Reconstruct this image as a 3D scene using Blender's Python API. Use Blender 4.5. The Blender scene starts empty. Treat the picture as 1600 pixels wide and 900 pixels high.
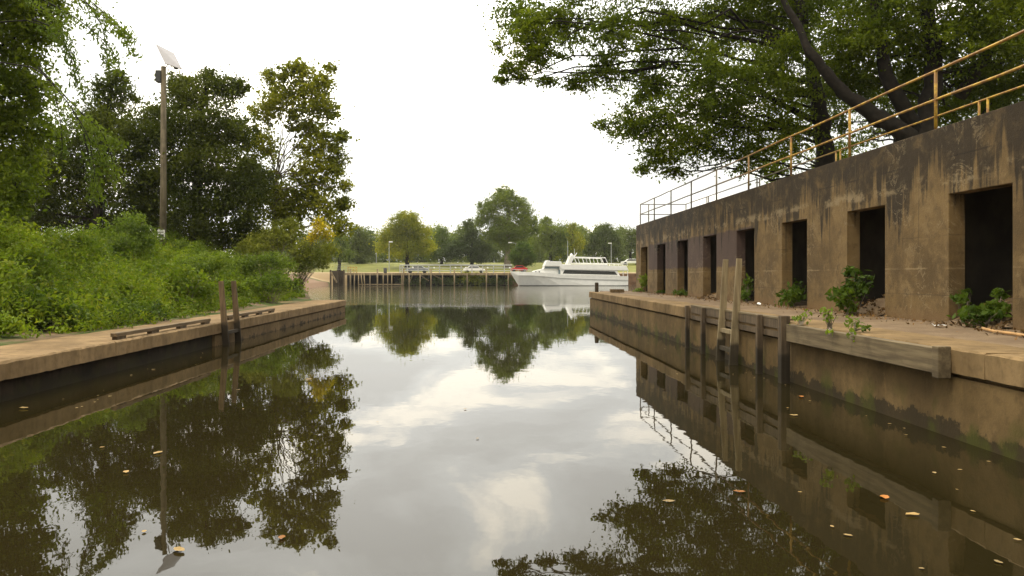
import bpy, bmesh, math, random
import numpy as np
from mathutils import Vector
random.seed(7); RNG = np.random.default_rng(11)
SC = bpy.context.scene; COL = SC.collection
R = math.radians

# ------------------------------------------------------------------ camera, sky, sun, exposure
cam = bpy.data.cameras.new('camera'); cam_o = bpy.data.objects.new('camera', cam); COL.objects.link(cam_o)
cam.sensor_width = 36; cam.lens = 27.0
cam.shift_x = 45/1600; cam.shift_y = -20/1600
cam.clip_start = .05; cam.clip_end = 6000
cam_o.location = (0, 0, 2); cam_o.rotation_euler = (R(90), 0, 0)
SC.camera = cam_o
SUN_EL, SUN_AZ = 58, -128            # azimuth clockwise from +Y
W = bpy.data.worlds.new('World'); SC.world = W; W.use_nodes = True
def build_world():
    nt = W.node_tree; N = nt.nodes; L = nt.links; N.clear()
    out = N.new('ShaderNodeOutputWorld'); bg = N.new('ShaderNodeBackground'); bg.inputs[1].default_value = .1
    sky = N.new('ShaderNodeTexSky'); sky.sky_type = 'NISHITA'; sky.sun_disc = False
    sky.sun_elevation = R(SUN_EL); sky.sun_rotation = R(SUN_AZ)
    sky.air_density = 1; sky.dust_density = 2
    tc = N.new('ShaderNodeTexCoord'); sep = N.new('ShaderNodeSeparateXYZ'); L.new(tc.outputs['Generated'], sep.inputs[0])
    def m(op, a, b=None, clamp=False):
        n = N.new('ShaderNodeMath'); n.operation = op; n.use_clamp = clamp
        for i, v in enumerate((a, b)):
            if v is None: continue
            if isinstance(v, (int, float)): n.inputs[i].default_value = v
            else: L.new(v, n.inputs[i])
        return n.outputs[0]
    z = m('MAXIMUM', sep.outputs[2], 0.0)
    zz = m('ADD', z, .16)
    cx = m('DIVIDE', sep.outputs[0], zz); cy = m('DIVIDE', sep.outputs[1], zz)
    cmb = N.new('ShaderNodeCombineXYZ'); L.new(cx, cmb.inputs[0]); L.new(cy, cmb.inputs[1]); cmb.inputs[2].default_value = 3.7
    n1 = N.new('ShaderNodeTexNoise'); n1.inputs['Scale'].default_value = 1.35; n1.inputs['Detail'].default_value = 8
    n1.inputs['Roughness'].default_value = .58; n1.inputs['Distortion'].default_value = .5
    L.new(cmb.outputs[0], n1.inputs['Vector'])
    cr = N.new('ShaderNodeValToRGB'); L.new(n1.outputs[0], cr.inputs[0])
    e = cr.color_ramp.elements
    e[0].position = .40; e[0].color = (.72, .705, .655, 1); e[1].position = .60; e[1].color = (1.25, 1.16, .98, 1)
    k = e.new(.52); k.color = (.84, .83, .775, 1)
    # overcast luminance: brighter towards the zenith
    lum = m('MULTIPLY', m('ADD', m('MULTIPLY', z, 1.2), 1.0), 9.2)
    # added broad bright patch of cloud ahead of the camera, lifting the water reflections
    dt = N.new('ShaderNodeVectorMath'); dt.operation = 'DOT_PRODUCT'; L.new(tc.outputs['Generated'], dt.inputs[0]); dt.inputs[1].default_value = (-.1, .7, .7)
    glow = m('POWER', m('MAXIMUM', dt.outputs['Value'], 0.0), 6.0)
    lum = m('MULTIPLY', lum, m('ADD', m('MULTIPLY', glow, 3.7), 1.0))
    vm = N.new('ShaderNodeVectorMath'); vm.operation = 'SCALE'; L.new(cr.outputs[0], vm.inputs[0]); L.new(lum, vm.inputs['Scale'])
    mix = N.new('ShaderNodeMix'); mix.data_type = 'RGBA'; mix.inputs[0].default_value = .88
    L.new(sky.outputs[0], mix.inputs[6]); L.new(vm.outputs[0], mix.inputs[7])
    L.new(mix.outputs[2], bg.inputs[0]); L.new(bg.outputs[0], out.inputs[0])
build_world()
sl = bpy.data.lights.new('sun', 'SUN'); sl.energy = 1.5; sl.angle = R(12); sl.color = (1, .91, .74)
so = bpy.data.objects.new('sun', sl); COL.objects.link(so)
az = R(SUN_AZ); sd = Vector((math.sin(az)*math.cos(R(SUN_EL)), math.cos(az)*math.cos(R(SUN_EL)), math.sin(R(SUN_EL))))
so.rotation_euler = (-sd).to_track_quat('-Z', 'Y').to_euler(); so.location = (-40, -40, 80)
vs = SC.view_settings; vs.view_transform = 'Standard'; vs.look = 'None'; vs.exposure = 0.15; vs.gamma = 1; vs.use_curve_mapping = False

# ------------------------------------------------------------------ helpers
def px(u, v, Y):                      # photograph position at a depth -> a point of the place
    return np.array(((u-755)/1200*Y, Y, 2+(430-v)/1200*Y))
def pxz(u, v, z):                     # photograph position on the level z
    Y = (2-z)*1200/(v-430); return np.array(((u-755)/1200*Y, Y, z))
ROOT = {}
def link(o, parent=None):
    COL.objects.link(o)
    if parent is not None: o.parent = parent
    return o
def tag(o, label=None, cat=None, group=None, kind=None):
    if label: o['label'] = label
    if cat: o['category'] = cat
    if group: o['group'] = group
    if kind: o['kind'] = kind
    return o
def thing(name, label, cat, loc=(0, 0, 0), group=None):
    o = bpy.data.objects.new(name, None); o.location = tuple(float(c) for c in loc); o.empty_display_size = .3; link(o)
    ROOT[o] = np.array(loc, float)
    return tag(o, label, cat, group)
class MB:
    def __init__(s): s.v = []; s.f = []; s.n = 0
    def add(s, V, F):
        V = np.asarray(V, float).reshape(-1, 3); s.v.append(V)
        for f in F: s.f.append(tuple(int(i)+s.n for i in f))
        s.n += len(V); return s
    def box(s, x0, x1, y0, y1, z0, z1):
        V = [(x, y, z) for x in (x0, x1) for y in (y0, y1) for z in (z0, z1)]
        return s.add(V, [(0, 1, 3, 2), (4, 6, 7, 5), (0, 4, 5, 1), (2, 3, 7, 6), (0, 2, 6, 4), (1, 5, 7, 3)])
    def beam(s, a, b, w, h, w2=None, h2=None, up=(0, 0, 1)):   # square bar between two points
        a = np.array(a, float); b = np.array(b, float); d = b-a; d /= np.linalg.norm(d)
        up = np.array(up, float)
        if abs(d@up) > .97: up = np.array((0, 1., 0))
        sx = np.cross(d, up); sx /= np.linalg.norm(sx); sy = np.cross(sx, d)
        V = []
        for p, ww, hh in ((a, w, h), (b, w2 or w, h2 or h)):
            for i, j in ((-1, -1), (1, -1), (1, 1), (-1, 1)): V.append(p+sx*i*ww/2+sy*j*hh/2)
        return s.add(V, [(3, 2, 1, 0), (4, 5, 6, 7), (0, 1, 5, 4), (1, 2, 6, 5), (2, 3, 7, 6), (3, 0, 4, 7)])
    def tube(s, pts, rad, n=6):
        pts = np.asarray(pts, float); k = len(pts)
        rad = np.broadcast_to(np.asarray(rad, float), (k,))
        T = np.gradient(pts, axis=0); T /= np.linalg.norm(T, axis=1)[:, None]+1e-9
        ref = np.array((0.31, .17, .93)) if abs(T[0][2]) < .9 else np.array((.9, .3, .1))
        V = []
        for i in range(k):
            a = np.cross(T[i], ref); a /= np.linalg.norm(a)+1e-9; b = np.cross(T[i], a)
            for j in range(n):
                t = 2*math.pi*j/n; V.append(pts[i]+rad[i]*(a*math.cos(t)+b*math.sin(t)))
        F = [(i*n+j, i*n+(j+1) % n, (i+1)*n+(j+1) % n, (i+1)*n+j) for i in range(k-1) for j in range(n)]
        F += [tuple(range(n-1, -1, -1)), tuple((k-1)*n+j for j in range(n))]
        return s.add(V, F)
    def prism(s, prof, y0, y1, ins=0.0):       # outline in x,z pushed along y
        n = len(prof); V = [(x, y0, z) for x, z in prof]+[(x, y1, z) for x, z in prof]
        F = [tuple(range(n)), tuple(range(2*n-1, n-1, -1))]+[(i, i+n, (i+1) % n+n, (i+1) % n) for i in range(n)]
        return s.add(V, F)
    def ball(s, c, r, n=8, m=5):
        V = []; F = []
        for i in range(m+1):
            p = math.pi*i/m
            for j in range(n):
                t = 2*math.pi*j/n; V.append((c[0]+r*math.sin(p)*math.cos(t), c[1]+r*math.sin(p)*math.sin(t), c[2]+r*math.cos(p)))
        for i in range(m):
            for j in range(n): F.append((i*n+j, (i+1)*n+j, (i+1)*n+(j+1) % n, i*n+(j+1) % n))
        return s.add(V, F)
    def build(s, name, mat, parent=None, smooth=False, bevel=0, fix=True):
        V = np.concatenate(s.v) if s.v else np.zeros((0, 3))
        off = np.zeros(3); p = parent
        while p is not None:
            off = off+ROOT.get(p, 0); p = p.parent
        me = bpy.data.meshes.new(name); me.from_pydata((V-off).tolist(), [], s.f)
        if fix:
            bm = bmesh.new(); bm.from_mesh(me); bmesh.ops.recalc_face_normals(bm, faces=bm.faces); bm.to_mesh(me); bm.free()
        me.materials.append(mat)
        if smooth: me.polygons.foreach_set('use_smooth', [True]*len(me.polygons))
        o = bpy.data.objects.new(name, me); link(o, parent)
        if bevel:
            b = o.modifiers.new('bevel', 'BEVEL'); b.width = bevel; b.segments = 2; b.limit_method = 'ANGLE'
        return o
def quads_obj(name, V, mat, parent=None):        # V (n,4,3): n loose quads, fast
    n = len(V); V = V.reshape(-1, 3).copy(); p = parent
    while p is not None:
        V -= ROOT.get(p, 0); p = p.parent
    me = bpy.data.meshes.new(name)
    me.vertices.add(n*4); me.vertices.foreach_set('co', V.astype(np.float32).ravel())
    me.loops.add(n*4); me.loops.foreach_set('vertex_index', np.arange(n*4, dtype=np.int32))
    me.polygons.add(n); me.polygons.foreach_set('loop_start', np.arange(0, n*4, 4, dtype=np.int32))
    me.update(calc_edges=True); me.materials.append(mat)
    return link(bpy.data.objects.new(name, me), parent)
def unit(v): return v/(np.linalg.norm(v, axis=-1, keepdims=True)+1e-9)
def leaf_quads(P, size, width=.5, up=.5, droop=.25, rng=RNG):
    n = len(P); size = np.broadcast_to(size, (n,))[:, None]*rng.uniform(.65, 1.25, (n, 1))
    d = unit(rng.normal(size=(n, 3))+np.array((0, 0, -droop)))
    nr = unit(rng.normal(size=(n, 3))*(1-up)+np.array((0, 0, up)))
    w = unit(np.cross(d, nr)); fold = np.cross(w, d)*size*.08
    return np.stack([P-d*size*.5, P+w*size*width*.5+fold+d*size*.05, P+d*size*.5, P-w*size*width*.5+fold+d*size*.05], 1)

# ------------------------------------------------------------------ materials
def mat(name):
    m = bpy.data.materials.new(name); m.use_nodes = True; nt = m.node_tree
    return m, nt, nt.nodes, nt.links, nt.nodes['Principled BSDF']
class NB:                                       # small node builder
    def __init__(s, name):
        s.m, s.nt, s.N, s.L, s.b = mat(name)
        g = s.N.new('ShaderNodeNewGeometry'); s.geo = g; s.pos = g.outputs['Position']
    def put(s, sock, v):
        if isinstance(v, (int, float)): sock.default_value = v
        elif isinstance(v, tuple): sock.default_value = (*v, 1) if len(v) == 3 and sock.type == 'RGBA' else v
        else: s.L.new(v, sock)
    def vmul(s, v, k):
        n = s.N.new('ShaderNodeVectorMath'); n.operation = 'MULTIPLY'; s.L.new(v, n.inputs[0]); n.inputs[1].default_value = k; return n.outputs[0]
    def noise(s, scale, detail=4, vec=None, rough=.55, dist=0, stretch=None):
        n = s.N.new('ShaderNodeTexNoise'); n.inputs['Scale'].default_value = scale; n.inputs['Detail'].default_value = detail
        n.inputs['Roughness'].default_value = rough; n.inputs['Distortion'].default_value = dist
        v = vec or s.pos
        if stretch: v = s.vmul(v, stretch)
        s.L.new(v, n.inputs['Vector']); return n.outputs[0]
    def ramp(s, f, a, b, smooth=True):
        n = s.N.new('ShaderNodeMapRange'); n.interpolation_type = 'SMOOTHSTEP' if smooth else 'LINEAR'
        s.L.new(f, n.inputs[0]); n.inputs[1].default_value = a; n.inputs[2].default_value = b; return n.outputs[0]
    def math(s, op, a, b=0.0, clamp=False):
        n = s.N.new('ShaderNodeMath'); n.operation = op; n.use_clamp = clamp; s.put(n.inputs[0], a); s.put(n.inputs[1], b); return n.outputs[0]
    def mix(s, f, a, b, mode='MIX'):
        n = s.N.new('ShaderNodeMix'); n.data_type = 'RGBA'; n.blend_type = mode
        s.put(n.inputs[0], f); s.put(n.inputs[6], a); s.put(n.inputs[7], b); return n.outputs[2]
    def xyz(s):
        n = s.N.new('ShaderNodeSeparateXYZ'); s.L.new(s.pos, n.inputs[0]); return n.outputs
    def bump(s, h, strength=.4, dist=.02):
        n = s.N.new('ShaderNodeBump'); n.inputs['Strength'].default_value = strength; n.inputs['Distance'].default_value = dist
        s.L.new(h, n.inputs['Height']); s.L.new(n.outputs[0], s.b.inputs['Normal'])
    def done(s, col, rough=.8, spec=.3, metal=0):
        s.put(s.b.inputs['Base Color'], col); s.put(s.b.inputs['Roughness'], rough)
        s.b.inputs['Specular IOR Level'].default_value = spec; s.b.inputs['Metallic'].default_value = metal
        return s.m
def plain(name, c, rough=.6, var=.25, scale=6, spec=.3, metal=0, bump=0):
    q = NB(name); n = q.noise(scale, 5)
    col = q.mix(q.ramp(n, .3, .7), tuple(x*(1-var) for x in c), tuple(min(1, x*(1+var)) for x in c))
    if bump: q.bump(q.noise(scale*6, 4), bump, .01)
    return q.done(col, rough, spec, metal)
def leafmat(name, cols, trans=.48, big=.35, rough=.55):
    q = NB(name); n = len(cols)
    r = q.N.new('ShaderNodeValToRGB'); q.L.new(q.geo.outputs['Random Per Island'], r.inputs[0])
    e = r.color_ramp.elements
    while len(e) < n: e.new(.5)
    for i, c in enumerate(cols): e[i].position = i/(n-1); e[i].color = (*c, 1)
    v = q.ramp(q.noise(big, 2), .3, .7)
    k = q.mix(v, (.62, .68, .7), (1.3, 1.25, 1.0)); col = q.mix(1.0, r.outputs[0], k, 'MULTIPLY')
    q.done(col, rough, .1)
    t = q.N.new('ShaderNodeBsdfTranslucent'); q.L.new(q.mix(1.0, col, (1.25, 1.3, .6), 'MULTIPLY'), t.inputs[0])
    ms = q.N.new('ShaderNodeMixShader'); ms.inputs[0].default_value = trans
    q.L.new(q.b.outputs[0], ms.inputs[1]); q.L.new(t.outputs[0], ms.inputs[2])
    q.L.new(ms.outputs[0], q.N['Material Output'].inputs[0]); return q.m
def concrete(name, light, dark, zw=None, wetc=(.025, .02, .011), topband=None, streak=.5, moss=0, paint=None, lime=0):
    q = NB(name); X, Y, Z = q.xyz()
    n1 = q.noise(.9, 7, rough=.62); n2 = q.noise(7, 6, rough=.65); n3 = q.noise(38, 3)
    c = q.mix(q.ramp(n1, .3, .7), dark, light)
    c = q.mix(q.math('MULTIPLY', q.ramp(n2, .45, .75), .45), c, tuple(x*.5 for x in dark))
    st = q.noise(1, 6, stretch=(3.2, 3.2, .16), rough=.62)                 # rain streaks
    st = q.math('ADD', q.math('MULTIPLY', st, .6), q.math('MULTIPLY', q.noise(1.3, 6, rough=.7, dist=.6), .4))
    c = q.mix(q.math('MULTIPLY', q.ramp(st, .46, .62), streak), c, tuple(x*.42 for x in dark))
    st2 = q.noise(1, 6, stretch=(4, 4, 1.1), rough=.7, dist=1.2)
    c = q.mix(q.math('MULTIPLY', q.ramp(st2, .60, .72), .35), c, tuple(min(1, x*1.6) for x in light))
    if paint:
        (y0, y1, z0, z1, pc) = paint
        wob = q.math('MULTIPLY', q.math('SUBTRACT', q.noise(1.5, 3), .5), .2); zz = q.math('ADD', Z, wob)
        k = q.math('MULTIPLY', q.math('MULTIPLY', q.ramp(Y, y0, y0+.1), q.ramp(Y, y1, y1-.1)),
                   q.math('MULTIPLY', q.ramp(zz, z0, z0+.1), q.ramp(zz, z1, z1-.1)))
        c = q.mix(q.math('MULTIPLY', k, .8), c, pc)
    if topband:
        zb, tc, amt = topband
        wob = q.math('MULTIPLY', q.math('SUBTRACT', q.noise(1, 6, stretch=(1.2, 1.2, .6), rough=.74, dist=.3), .5), 3.0)
        k = q.ramp(q.math('ADD', Z, wob), zb-.25, zb+.45)
        c = q.mix(q.math('MULTIPLY', k, amt), c, tc)
        c = q.mix(q.math('MULTIPLY', q.math('MULTIPLY', q.ramp(q.noise(1.1, 6, rough=.72, dist=.8), .5, .68), k), .5), c, tuple(x*.8 for x in light))
        ln = q.math('MULTIPLY', q.ramp(q.math('ABSOLUTE', q.math('SUBTRACT', q.math('ADD', Z, q.math('MULTIPLY', n2, .03)), 2.13)), .02, .006), q.ramp(q.noise(1, 4, stretch=(.8, .8, 3)), .48, .6))
        c = q.mix(q.math('MULTIPLY', ln, .6), c, tuple(min(1, x*1.7) for x in light))
        # pale lime line along the pour joint
        jl = q.math('MULTIPLY', q.ramp(Z, zb-.34, zb-.2), q.ramp(Z, zb+.1, zb-.08))
        jl = q.math('MULTIPLY', jl, q.ramp(q.noise(1, 5, stretch=(1.4, 1.4, 2.5)), .5, .66))
        c = q.mix(q.math('MULTIPLY', jl, .6), c, tuple(min(1, x*1.8) for x in light))
    if zw is not None:
        wob = q.math('MULTIPLY', q.math('SUBTRACT', q.noise(1.5, 7, rough=.75), .5), 1.0)
        k = q.ramp(q.math('ADD', Z, q.math('ADD', wob, q.math('MULTIPLY', q.math('SUBTRACT', q.noise(14, 4), .5), .12))), zw+.03, zw-.03)
        c = q.mix(q.math('MULTIPLY', k, .82), c, wetc)
        if moss:
            mk = q.math('MULTIPLY', q.ramp(q.noise(1.7, 5), .48, .62), q.ramp(Z, zw+.5, zw-.1))
            c = q.mix(q.math('MULTIPLY', mk, moss), c, (.06, .062, .012))
    if lime:
        lm_ = q.noise(1, 5, stretch=(2.2, 2.2, .22), rough=.65)
        c = q.mix(q.math('MULTIPLY', q.ramp(lm_, .6, .74), lime), c, (.16, .13, .1))
    q.bump(q.math('ADD', n2, q.math('MULTIPLY', n3, .4)), .5, .015)
    return q.done(c, .9, .12)
def wood(name, light, dark, scale=1.0, zw=None, run=(16, 16, 1.1)):
    q = NB(name); g = q.noise(1, 6, stretch=tuple(scale*x for x in run), rough=.62); n = q.noise(2, 4)
    c = q.mix(q.ramp(g, .3, .7), dark, light); c = q.mix(q.math('MULTIPLY', q.ramp(n, .45, .7), .5), c, tuple(x*.5 for x in dark))
    if zw is not None:
        Z = q.xyz()[2]; k = q.ramp(q.math('ADD', Z, q.math('MULTIPLY', q.math('SUBTRACT', q.noise(4, 4), .5), .4)), zw+.08, zw-.08)
        c = q.mix(q.math('MULTIPLY', k, .85), c, (.018, .014, .008))
    q.bump(g, .5, .01); return q.done(c, .85, .25)

M = {}
def wall_mat():
    q = NB('stained_wall_concrete'); X, Y, Z = q.xyz(); mul = lambda *v: __import__('functools').reduce(lambda p, c: q.math('MULTIPLY', p, c), v)
    n1 = q.noise(.7, 7, rough=.66, dist=.3); n2 = q.noise(5, 7, rough=.7); n3 = q.noise(45, 4, rough=.7)
    c = q.mix(q.ramp(n1, .32, .68), (.095, .062, .026), (.2, .13, .053))
    c = q.mix(mul(q.ramp(q.noise(2.1, 7, rough=.72, dist=.5), .5, .68), .55), c, (.25, .172, .08))        # worn pale patches
    c = q.mix(mul(q.ramp(n2, .5, .72), .5), c, (.06, .041, .02))                                    # dirt mottling
    # paint over old writing on the far pillars
    zz = q.math('ADD', Z, mul(q.math('SUBTRACT', q.noise(1.5, 3), .5), .2))
    k = mul(q.ramp(Y, 24.6, 24.7), q.ramp(Y, 40.3, 40.2), q.ramp(zz, 2.25, 2.35), q.ramp(zz, 3.62, 3.52))
    c = q.mix(mul(k, .85), c, (.072, .048, .043))
    # black growth creeping down from the roof edge: long narrow runs of different length over a soft ragged band
    runs = q.noise(1, 5, stretch=(2.4, 2.4, .05), rough=.65); rag = q.noise(1.3, 7, rough=.74, dist=.4)
    low = q.math('SUBTRACT', 4.75, q.math('ADD', mul(q.ramp(runs, .36, .7, False), 2.0), mul(rag, .7)))
    c = q.mix(mul(q.ramp(q.math('SUBTRACT', Z, low), -.12, .3), q.ramp(rag, .2, .55), .86), c, (.021, .016, .010))
    thin = q.noise(1, 4, stretch=(9, 9, .12), rough=.6)
    c = q.mix(mul(q.ramp(thin, .6, .68), q.ramp(Z, 1.6, 3.6), .55), c, (.03, .022, .013))
    c = q.mix(mul(q.ramp(thin, .34, .28), q.ramp(Z, 2.6, 3.4), q.ramp(q.noise(.6, 3), .45, .6), .5), c, (.26, .2, .115))   # lime runs
    # pale lime scribbles and the crumbling line above the openings
    sc = q.noise(1.6, 6, rough=.68, dist=1.4)
    ridge = q.ramp(q.math('ABSOLUTE', q.math('SUBTRACT', sc, .5)), .016, .004)
    c = q.mix(mul(ridge, q.ramp(q.noise(.9, 3), .5, .62), .45), c, (.33, .255, .15))
    zj = q.math('ADD', Z, mul(q.math('SUBTRACT', n2, .5), .16))
    jl = mul(q.ramp(zj, 3.66, 3.74), q.ramp(zj, 4.0, 3.84), q.ramp(q.noise(1, 6, stretch=(1.2, 1.2, 2), rough=.7), .5, .62))
    c = q.mix(mul(jl, .6), c, (.3, .225, .125))
    z2 = q.math('ADD', Z, mul(q.math('SUBTRACT', n2, .5), .05))
    for (zl, th, am, cc) in ((2.13, .012, .55, (.3, .22, .12)), (1.62, .008, .4, (.05, .035, .018)), (2.75, .008, .35, (.05, .035, .018)), (4.2, .012, .6, (.016, .012, .008))):
        ln = mul(q.ramp(q.math('ABSOLUTE', q.math('SUBTRACT', z2, zl)), th*2, th*.6), q.ramp(q.noise(.9, 4), .42, .6))
        c = q.mix(mul(ln, am), c, cc)
    c = q.mix(mul(q.ramp(zj, 1.42, 1.18), .5), c, (.17, .1, .045))                                       # soil splash at the foot
    c = q.mix(mul(q.ramp(n3, .58, .72), .35), c, (.045, .032, .017))
    q.bump(q.math('ADD', n2, mul(n3, .6)), .7, .02)
    return q.done(c, .9, .22)
M['wall'] = wall_mat()
M['cap'] = concrete('quay_cap_concrete', (.26, .172, .08), (.15, .098, .044), streak=.4, topband=None)
M['quay'] = concrete('quay_wall_concrete', (.18, .118, .05), (.1, .065, .027), zw=.15, streak=.35, moss=.8)
M['quayL'] = concrete('left_quay_wall_concrete', (.2, .132, .062), (.11, .072, .033), zw=.02, streak=.35)
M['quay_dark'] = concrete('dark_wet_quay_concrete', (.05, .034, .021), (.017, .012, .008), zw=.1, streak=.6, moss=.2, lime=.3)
M['capL'] = concrete('worn_cap_concrete', (.29, .193, .095), (.16, .105, .05), streak=.3)
M['post'] = wood('weathered_wood', (.22, .15, .08), (.09, .062, .03), run=(18, .9, 16))
M['railw'] = wood('ladder_wood', (.3, .235, .13), (.17, .125, .065), zw=.5)
M['railw2'] = wood('brown_ladder_wood', (.19, .128, .066), (.095, .063, .033), zw=.62)
M['pile'] = wood('fender_wood', (.15, .105, .06), (.06, .042, .024), zw=.55)
M['fender'] = wood('grey_plank_wood', (.2, .15, .08), (.10, .072, .038), run=(18, .9, 16))
M['pole'] = wood('utility_pole_wood', (.2, .16, .1), (.1, .08, .045), .6)
def rail_mat():
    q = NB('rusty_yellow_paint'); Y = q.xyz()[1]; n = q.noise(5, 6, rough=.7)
    c = q.mix(q.ramp(n, .42, .62), (.24, .12, .03), (.52, .32, .035)); c = q.mix(q.ramp(q.math('ADD', Y, q.math('MULTIPLY', n, 6)), 25, 33), c, (.2, .165, .115))  # far rails turn grey: their backlit look put into the colour
    return q.done(c, .6, .3)
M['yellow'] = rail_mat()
M['steel'] = plain('galvanised_steel', (.4, .41, .4), .5, .15, 8, metal=.3)
M['white'] = plain('white_paint', (.8, .79, .74), .35, .04, 2, spec=.5)
M['panel'] = plain('panel_glass', (.34, .32, .32), .5, .05, 3, spec=.3)
M['dgrey'] = plain('dark_metal', (.06, .06, .055), .6, .2)
M['bark'] = plain('dark_bark', (.018, .0135, .009), .95, .4, 5, bump=.8)
M['barkp'] = plain('pale_bark', (.19, .155, .11), .9, .4, 3, bump=.5)
M['glass'] = plain('dark_glass', (.02, .022, .022), .08, .1, spec=.6)
M['glassb'] = plain('blue_grey_glass', (.16, .2, .21), .15, .1, spec=.6)
M['red'] = plain('red_paint', (.45, .03, .025), .4, .1)
M['rust'] = plain('rusty_bulkhead', (.17, .095, .05), .9, .35, .8)
M['tyre'] = plain('tyre_rubber', (.02, .02, .02), .8, .1)
M['gcar'] = plain('grey_car_paint', (.2, .22, .23), .3, .05, spec=.5)
M['yfence'] = plain('yellow_fence_wood', (.42, .3, .09), .8, .2)
M['orange'] = plain('orange_hose', (.42, .24, .09), .7, .2)
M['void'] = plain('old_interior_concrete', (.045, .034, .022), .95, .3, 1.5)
M['deck_shade'] = plain('under_deck_shade', (.018, .015, .011), .95, .3)  # near-black, carries the darkness below the far deck
M['dock'] = wood('dock_wood', (.34, .26, .15), (.18, .135, .075), .3)
M['dockd'] = wood('old_dock_wood', (.10, .075, .045), (.045, .032, .02), .3)
M['l_right'] = leafmat('overhanging_leaves', [(0.0721, 0.0988, 0.0077), (0.1132, 0.1527, 0.0108), (0.175, 0.2155, 0.0169), (0.1028, 0.1347, 0.0108)])
M['l_dark'] = leafmat('dense_dark_leaves', [(0.0508, 0.0685, 0.0079), (0.0762, 0.0942, 0.0111), (0.1016, 0.1215, 0.0134), (0.0678, 0.0786, 0.0095)], .35)
M['l_syc'] = leafmat('olive_broad_leaves', [(0.1342, 0.1463, 0.011), (0.19, 0.2047, 0.0144), (0.2571, 0.2536, 0.0203), (0.1566, 0.1657, 0.0127)], .35)
M['l_wil'] = leafmat('hanging_green_leaves', [(0.0794, 0.1126, 0.0126), (0.1235, 0.1726, 0.0194), (0.1588, 0.21, 0.0232), (0.097, 0.1276, 0.0155)], .4)
M['l_weed'] = leafmat('weed_leaves', [(0.0862, 0.1306, 0.0106), (0.1294, 0.1893, 0.0158), (0.1869, 0.2481, 0.0229), (0.1079, 0.1502, 0.0132), (0.2156, 0.2351, 0.0308)], .42, .55)
M['l_bush'] = leafmat('bright_bush_leaves', [(0.0862, 0.1313, 0.018), (0.1323, 0.1837, 0.026), (0.1725, 0.2258, 0.036), (0.0978, 0.1418, 0.02)], .4, .8)
M['l_olive'] = leafmat('olive_shrub_leaves', [(0.1349, 0.1584, 0.0262), (0.1855, 0.2113, 0.0319), (0.2361, 0.2464, 0.0436), (0.1517, 0.1673, 0.029)], .35)
M['l_yel'] = leafmat('yellow_leaves', [(0.5796, 0.45, 0.03), (0.6955, 0.54, 0.04), (0.4347, 0.36, 0.03), (0.2898, 0.288, 0.03)], .4)
M['l_shade'] = leafmat('deep_green_leaves', [(0.039, 0.0735, 0.009), (0.065, 0.105, 0.012), (0.091, 0.1365, 0.018), (0.052, 0.084, 0.0108)], .35, .8)
M['l_far'] = leafmat('far_leaves', [(0.1049, 0.142, 0.0288), (0.14, 0.1836, 0.0347), (0.1749, 0.2171, 0.0416), (0.1224, 0.1585, 0.0313)], .25, .08)
M['l_fard'] = leafmat('far_dark_leaves', [(0.0751, 0.0972, 0.0303), (0.1, 0.1271, 0.0385), (0.125, 0.157, 0.044), (0.0834, 0.1046, 0.033)], .25, .08)
M['l_fary'] = leafmat('far_yellow_green_leaves', [(0.1895, 0.219, 0.014), (0.2583, 0.278, 0.0182), (0.3445, 0.32, 0.021), (0.224, 0.2443, 0.0154)], .3, .1)
M['litter'] = leafmat('fallen_leaves', [(.14, .075, .03), (.2, .11, .045), (.09, .05, .025), (.26, .17, .08)], .1, 1)
M['fl_pale'] = leafmat('floating_pale_leaf', [(.3, .2, .09), (.38, .26, .12)], .1)
M['fl_or'] = leafmat('floating_orange_leaf', [(.32, .12, .03), (.36, .15, .04)], .1)
def sign_mat():
    return plain('sign_white', (.62, .6, .55), .5, .1)
M['sign'] = sign_mat()

def ground_mat():
    q = NB('ground_soil_and_grass'); X, Y, Z = q.xyz()
    n = q.noise(.35, 6); n2 = q.noise(4, 5)
    soil = q.mix(q.ramp(n2, .3, .7), (.11, .075, .042), (.2, .14, .08))
    gr = q.mix(q.ramp(n, .35, .65), (.13, .14, .026), (.2, .19, .045))
    gr = q.mix(q.math('MULTIPLY', q.ramp(n2, .45, .7), .35), gr, (.07, .09, .02))
    far = q.ramp(Y, 150, 158)
    near_g = q.mix(q.ramp(q.noise(.8, 4), .42, .6), soil, (.06, .085, .018))
    c = q.mix(far, near_g, gr)
    sand = q.math('MULTIPLY', q.ramp(q.math('ADD', Y, q.math('MULTIPLY', n, 6)), 161, 157), q.ramp(Y, 149, 150))
    c = q.mix(sand, c, (.34, .25, .14))
    bank = q.math('MULTIPLY', q.ramp(Y, 70, 90), q.math('MULTIPLY', q.ramp(Y, 149, 146), q.ramp(Z, 2.3, 1.8)))
    c = q.mix(bank, c, (.2, .125, .075))
    q.bump(n2, .6, .05); return q.done(c, .95, .15)
M['ground'] = ground_mat()
def walk_mat():
    q = NB('dirty_walkway'); n = q.noise(.8, 6, rough=.65); n2 = q.noise(6, 6, rough=.7)
    c = q.mix(q.ramp(n, .35, .65), (.13, .085, .048), (.21, .145, .082))
    c = q.mix(q.math('MULTIPLY', q.ramp(n2, .5, .75), .55), c, (.09, .06, .035))
    c = q.mix(q.math('MULTIPLY', q.ramp(q.noise(22, 3), .62, .72), .5), c, (.34, .26, .16))
    q.bump(n2, .6, .02); return q.done(c, .92, .2)
M['walk'] = walk_mat()
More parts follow.
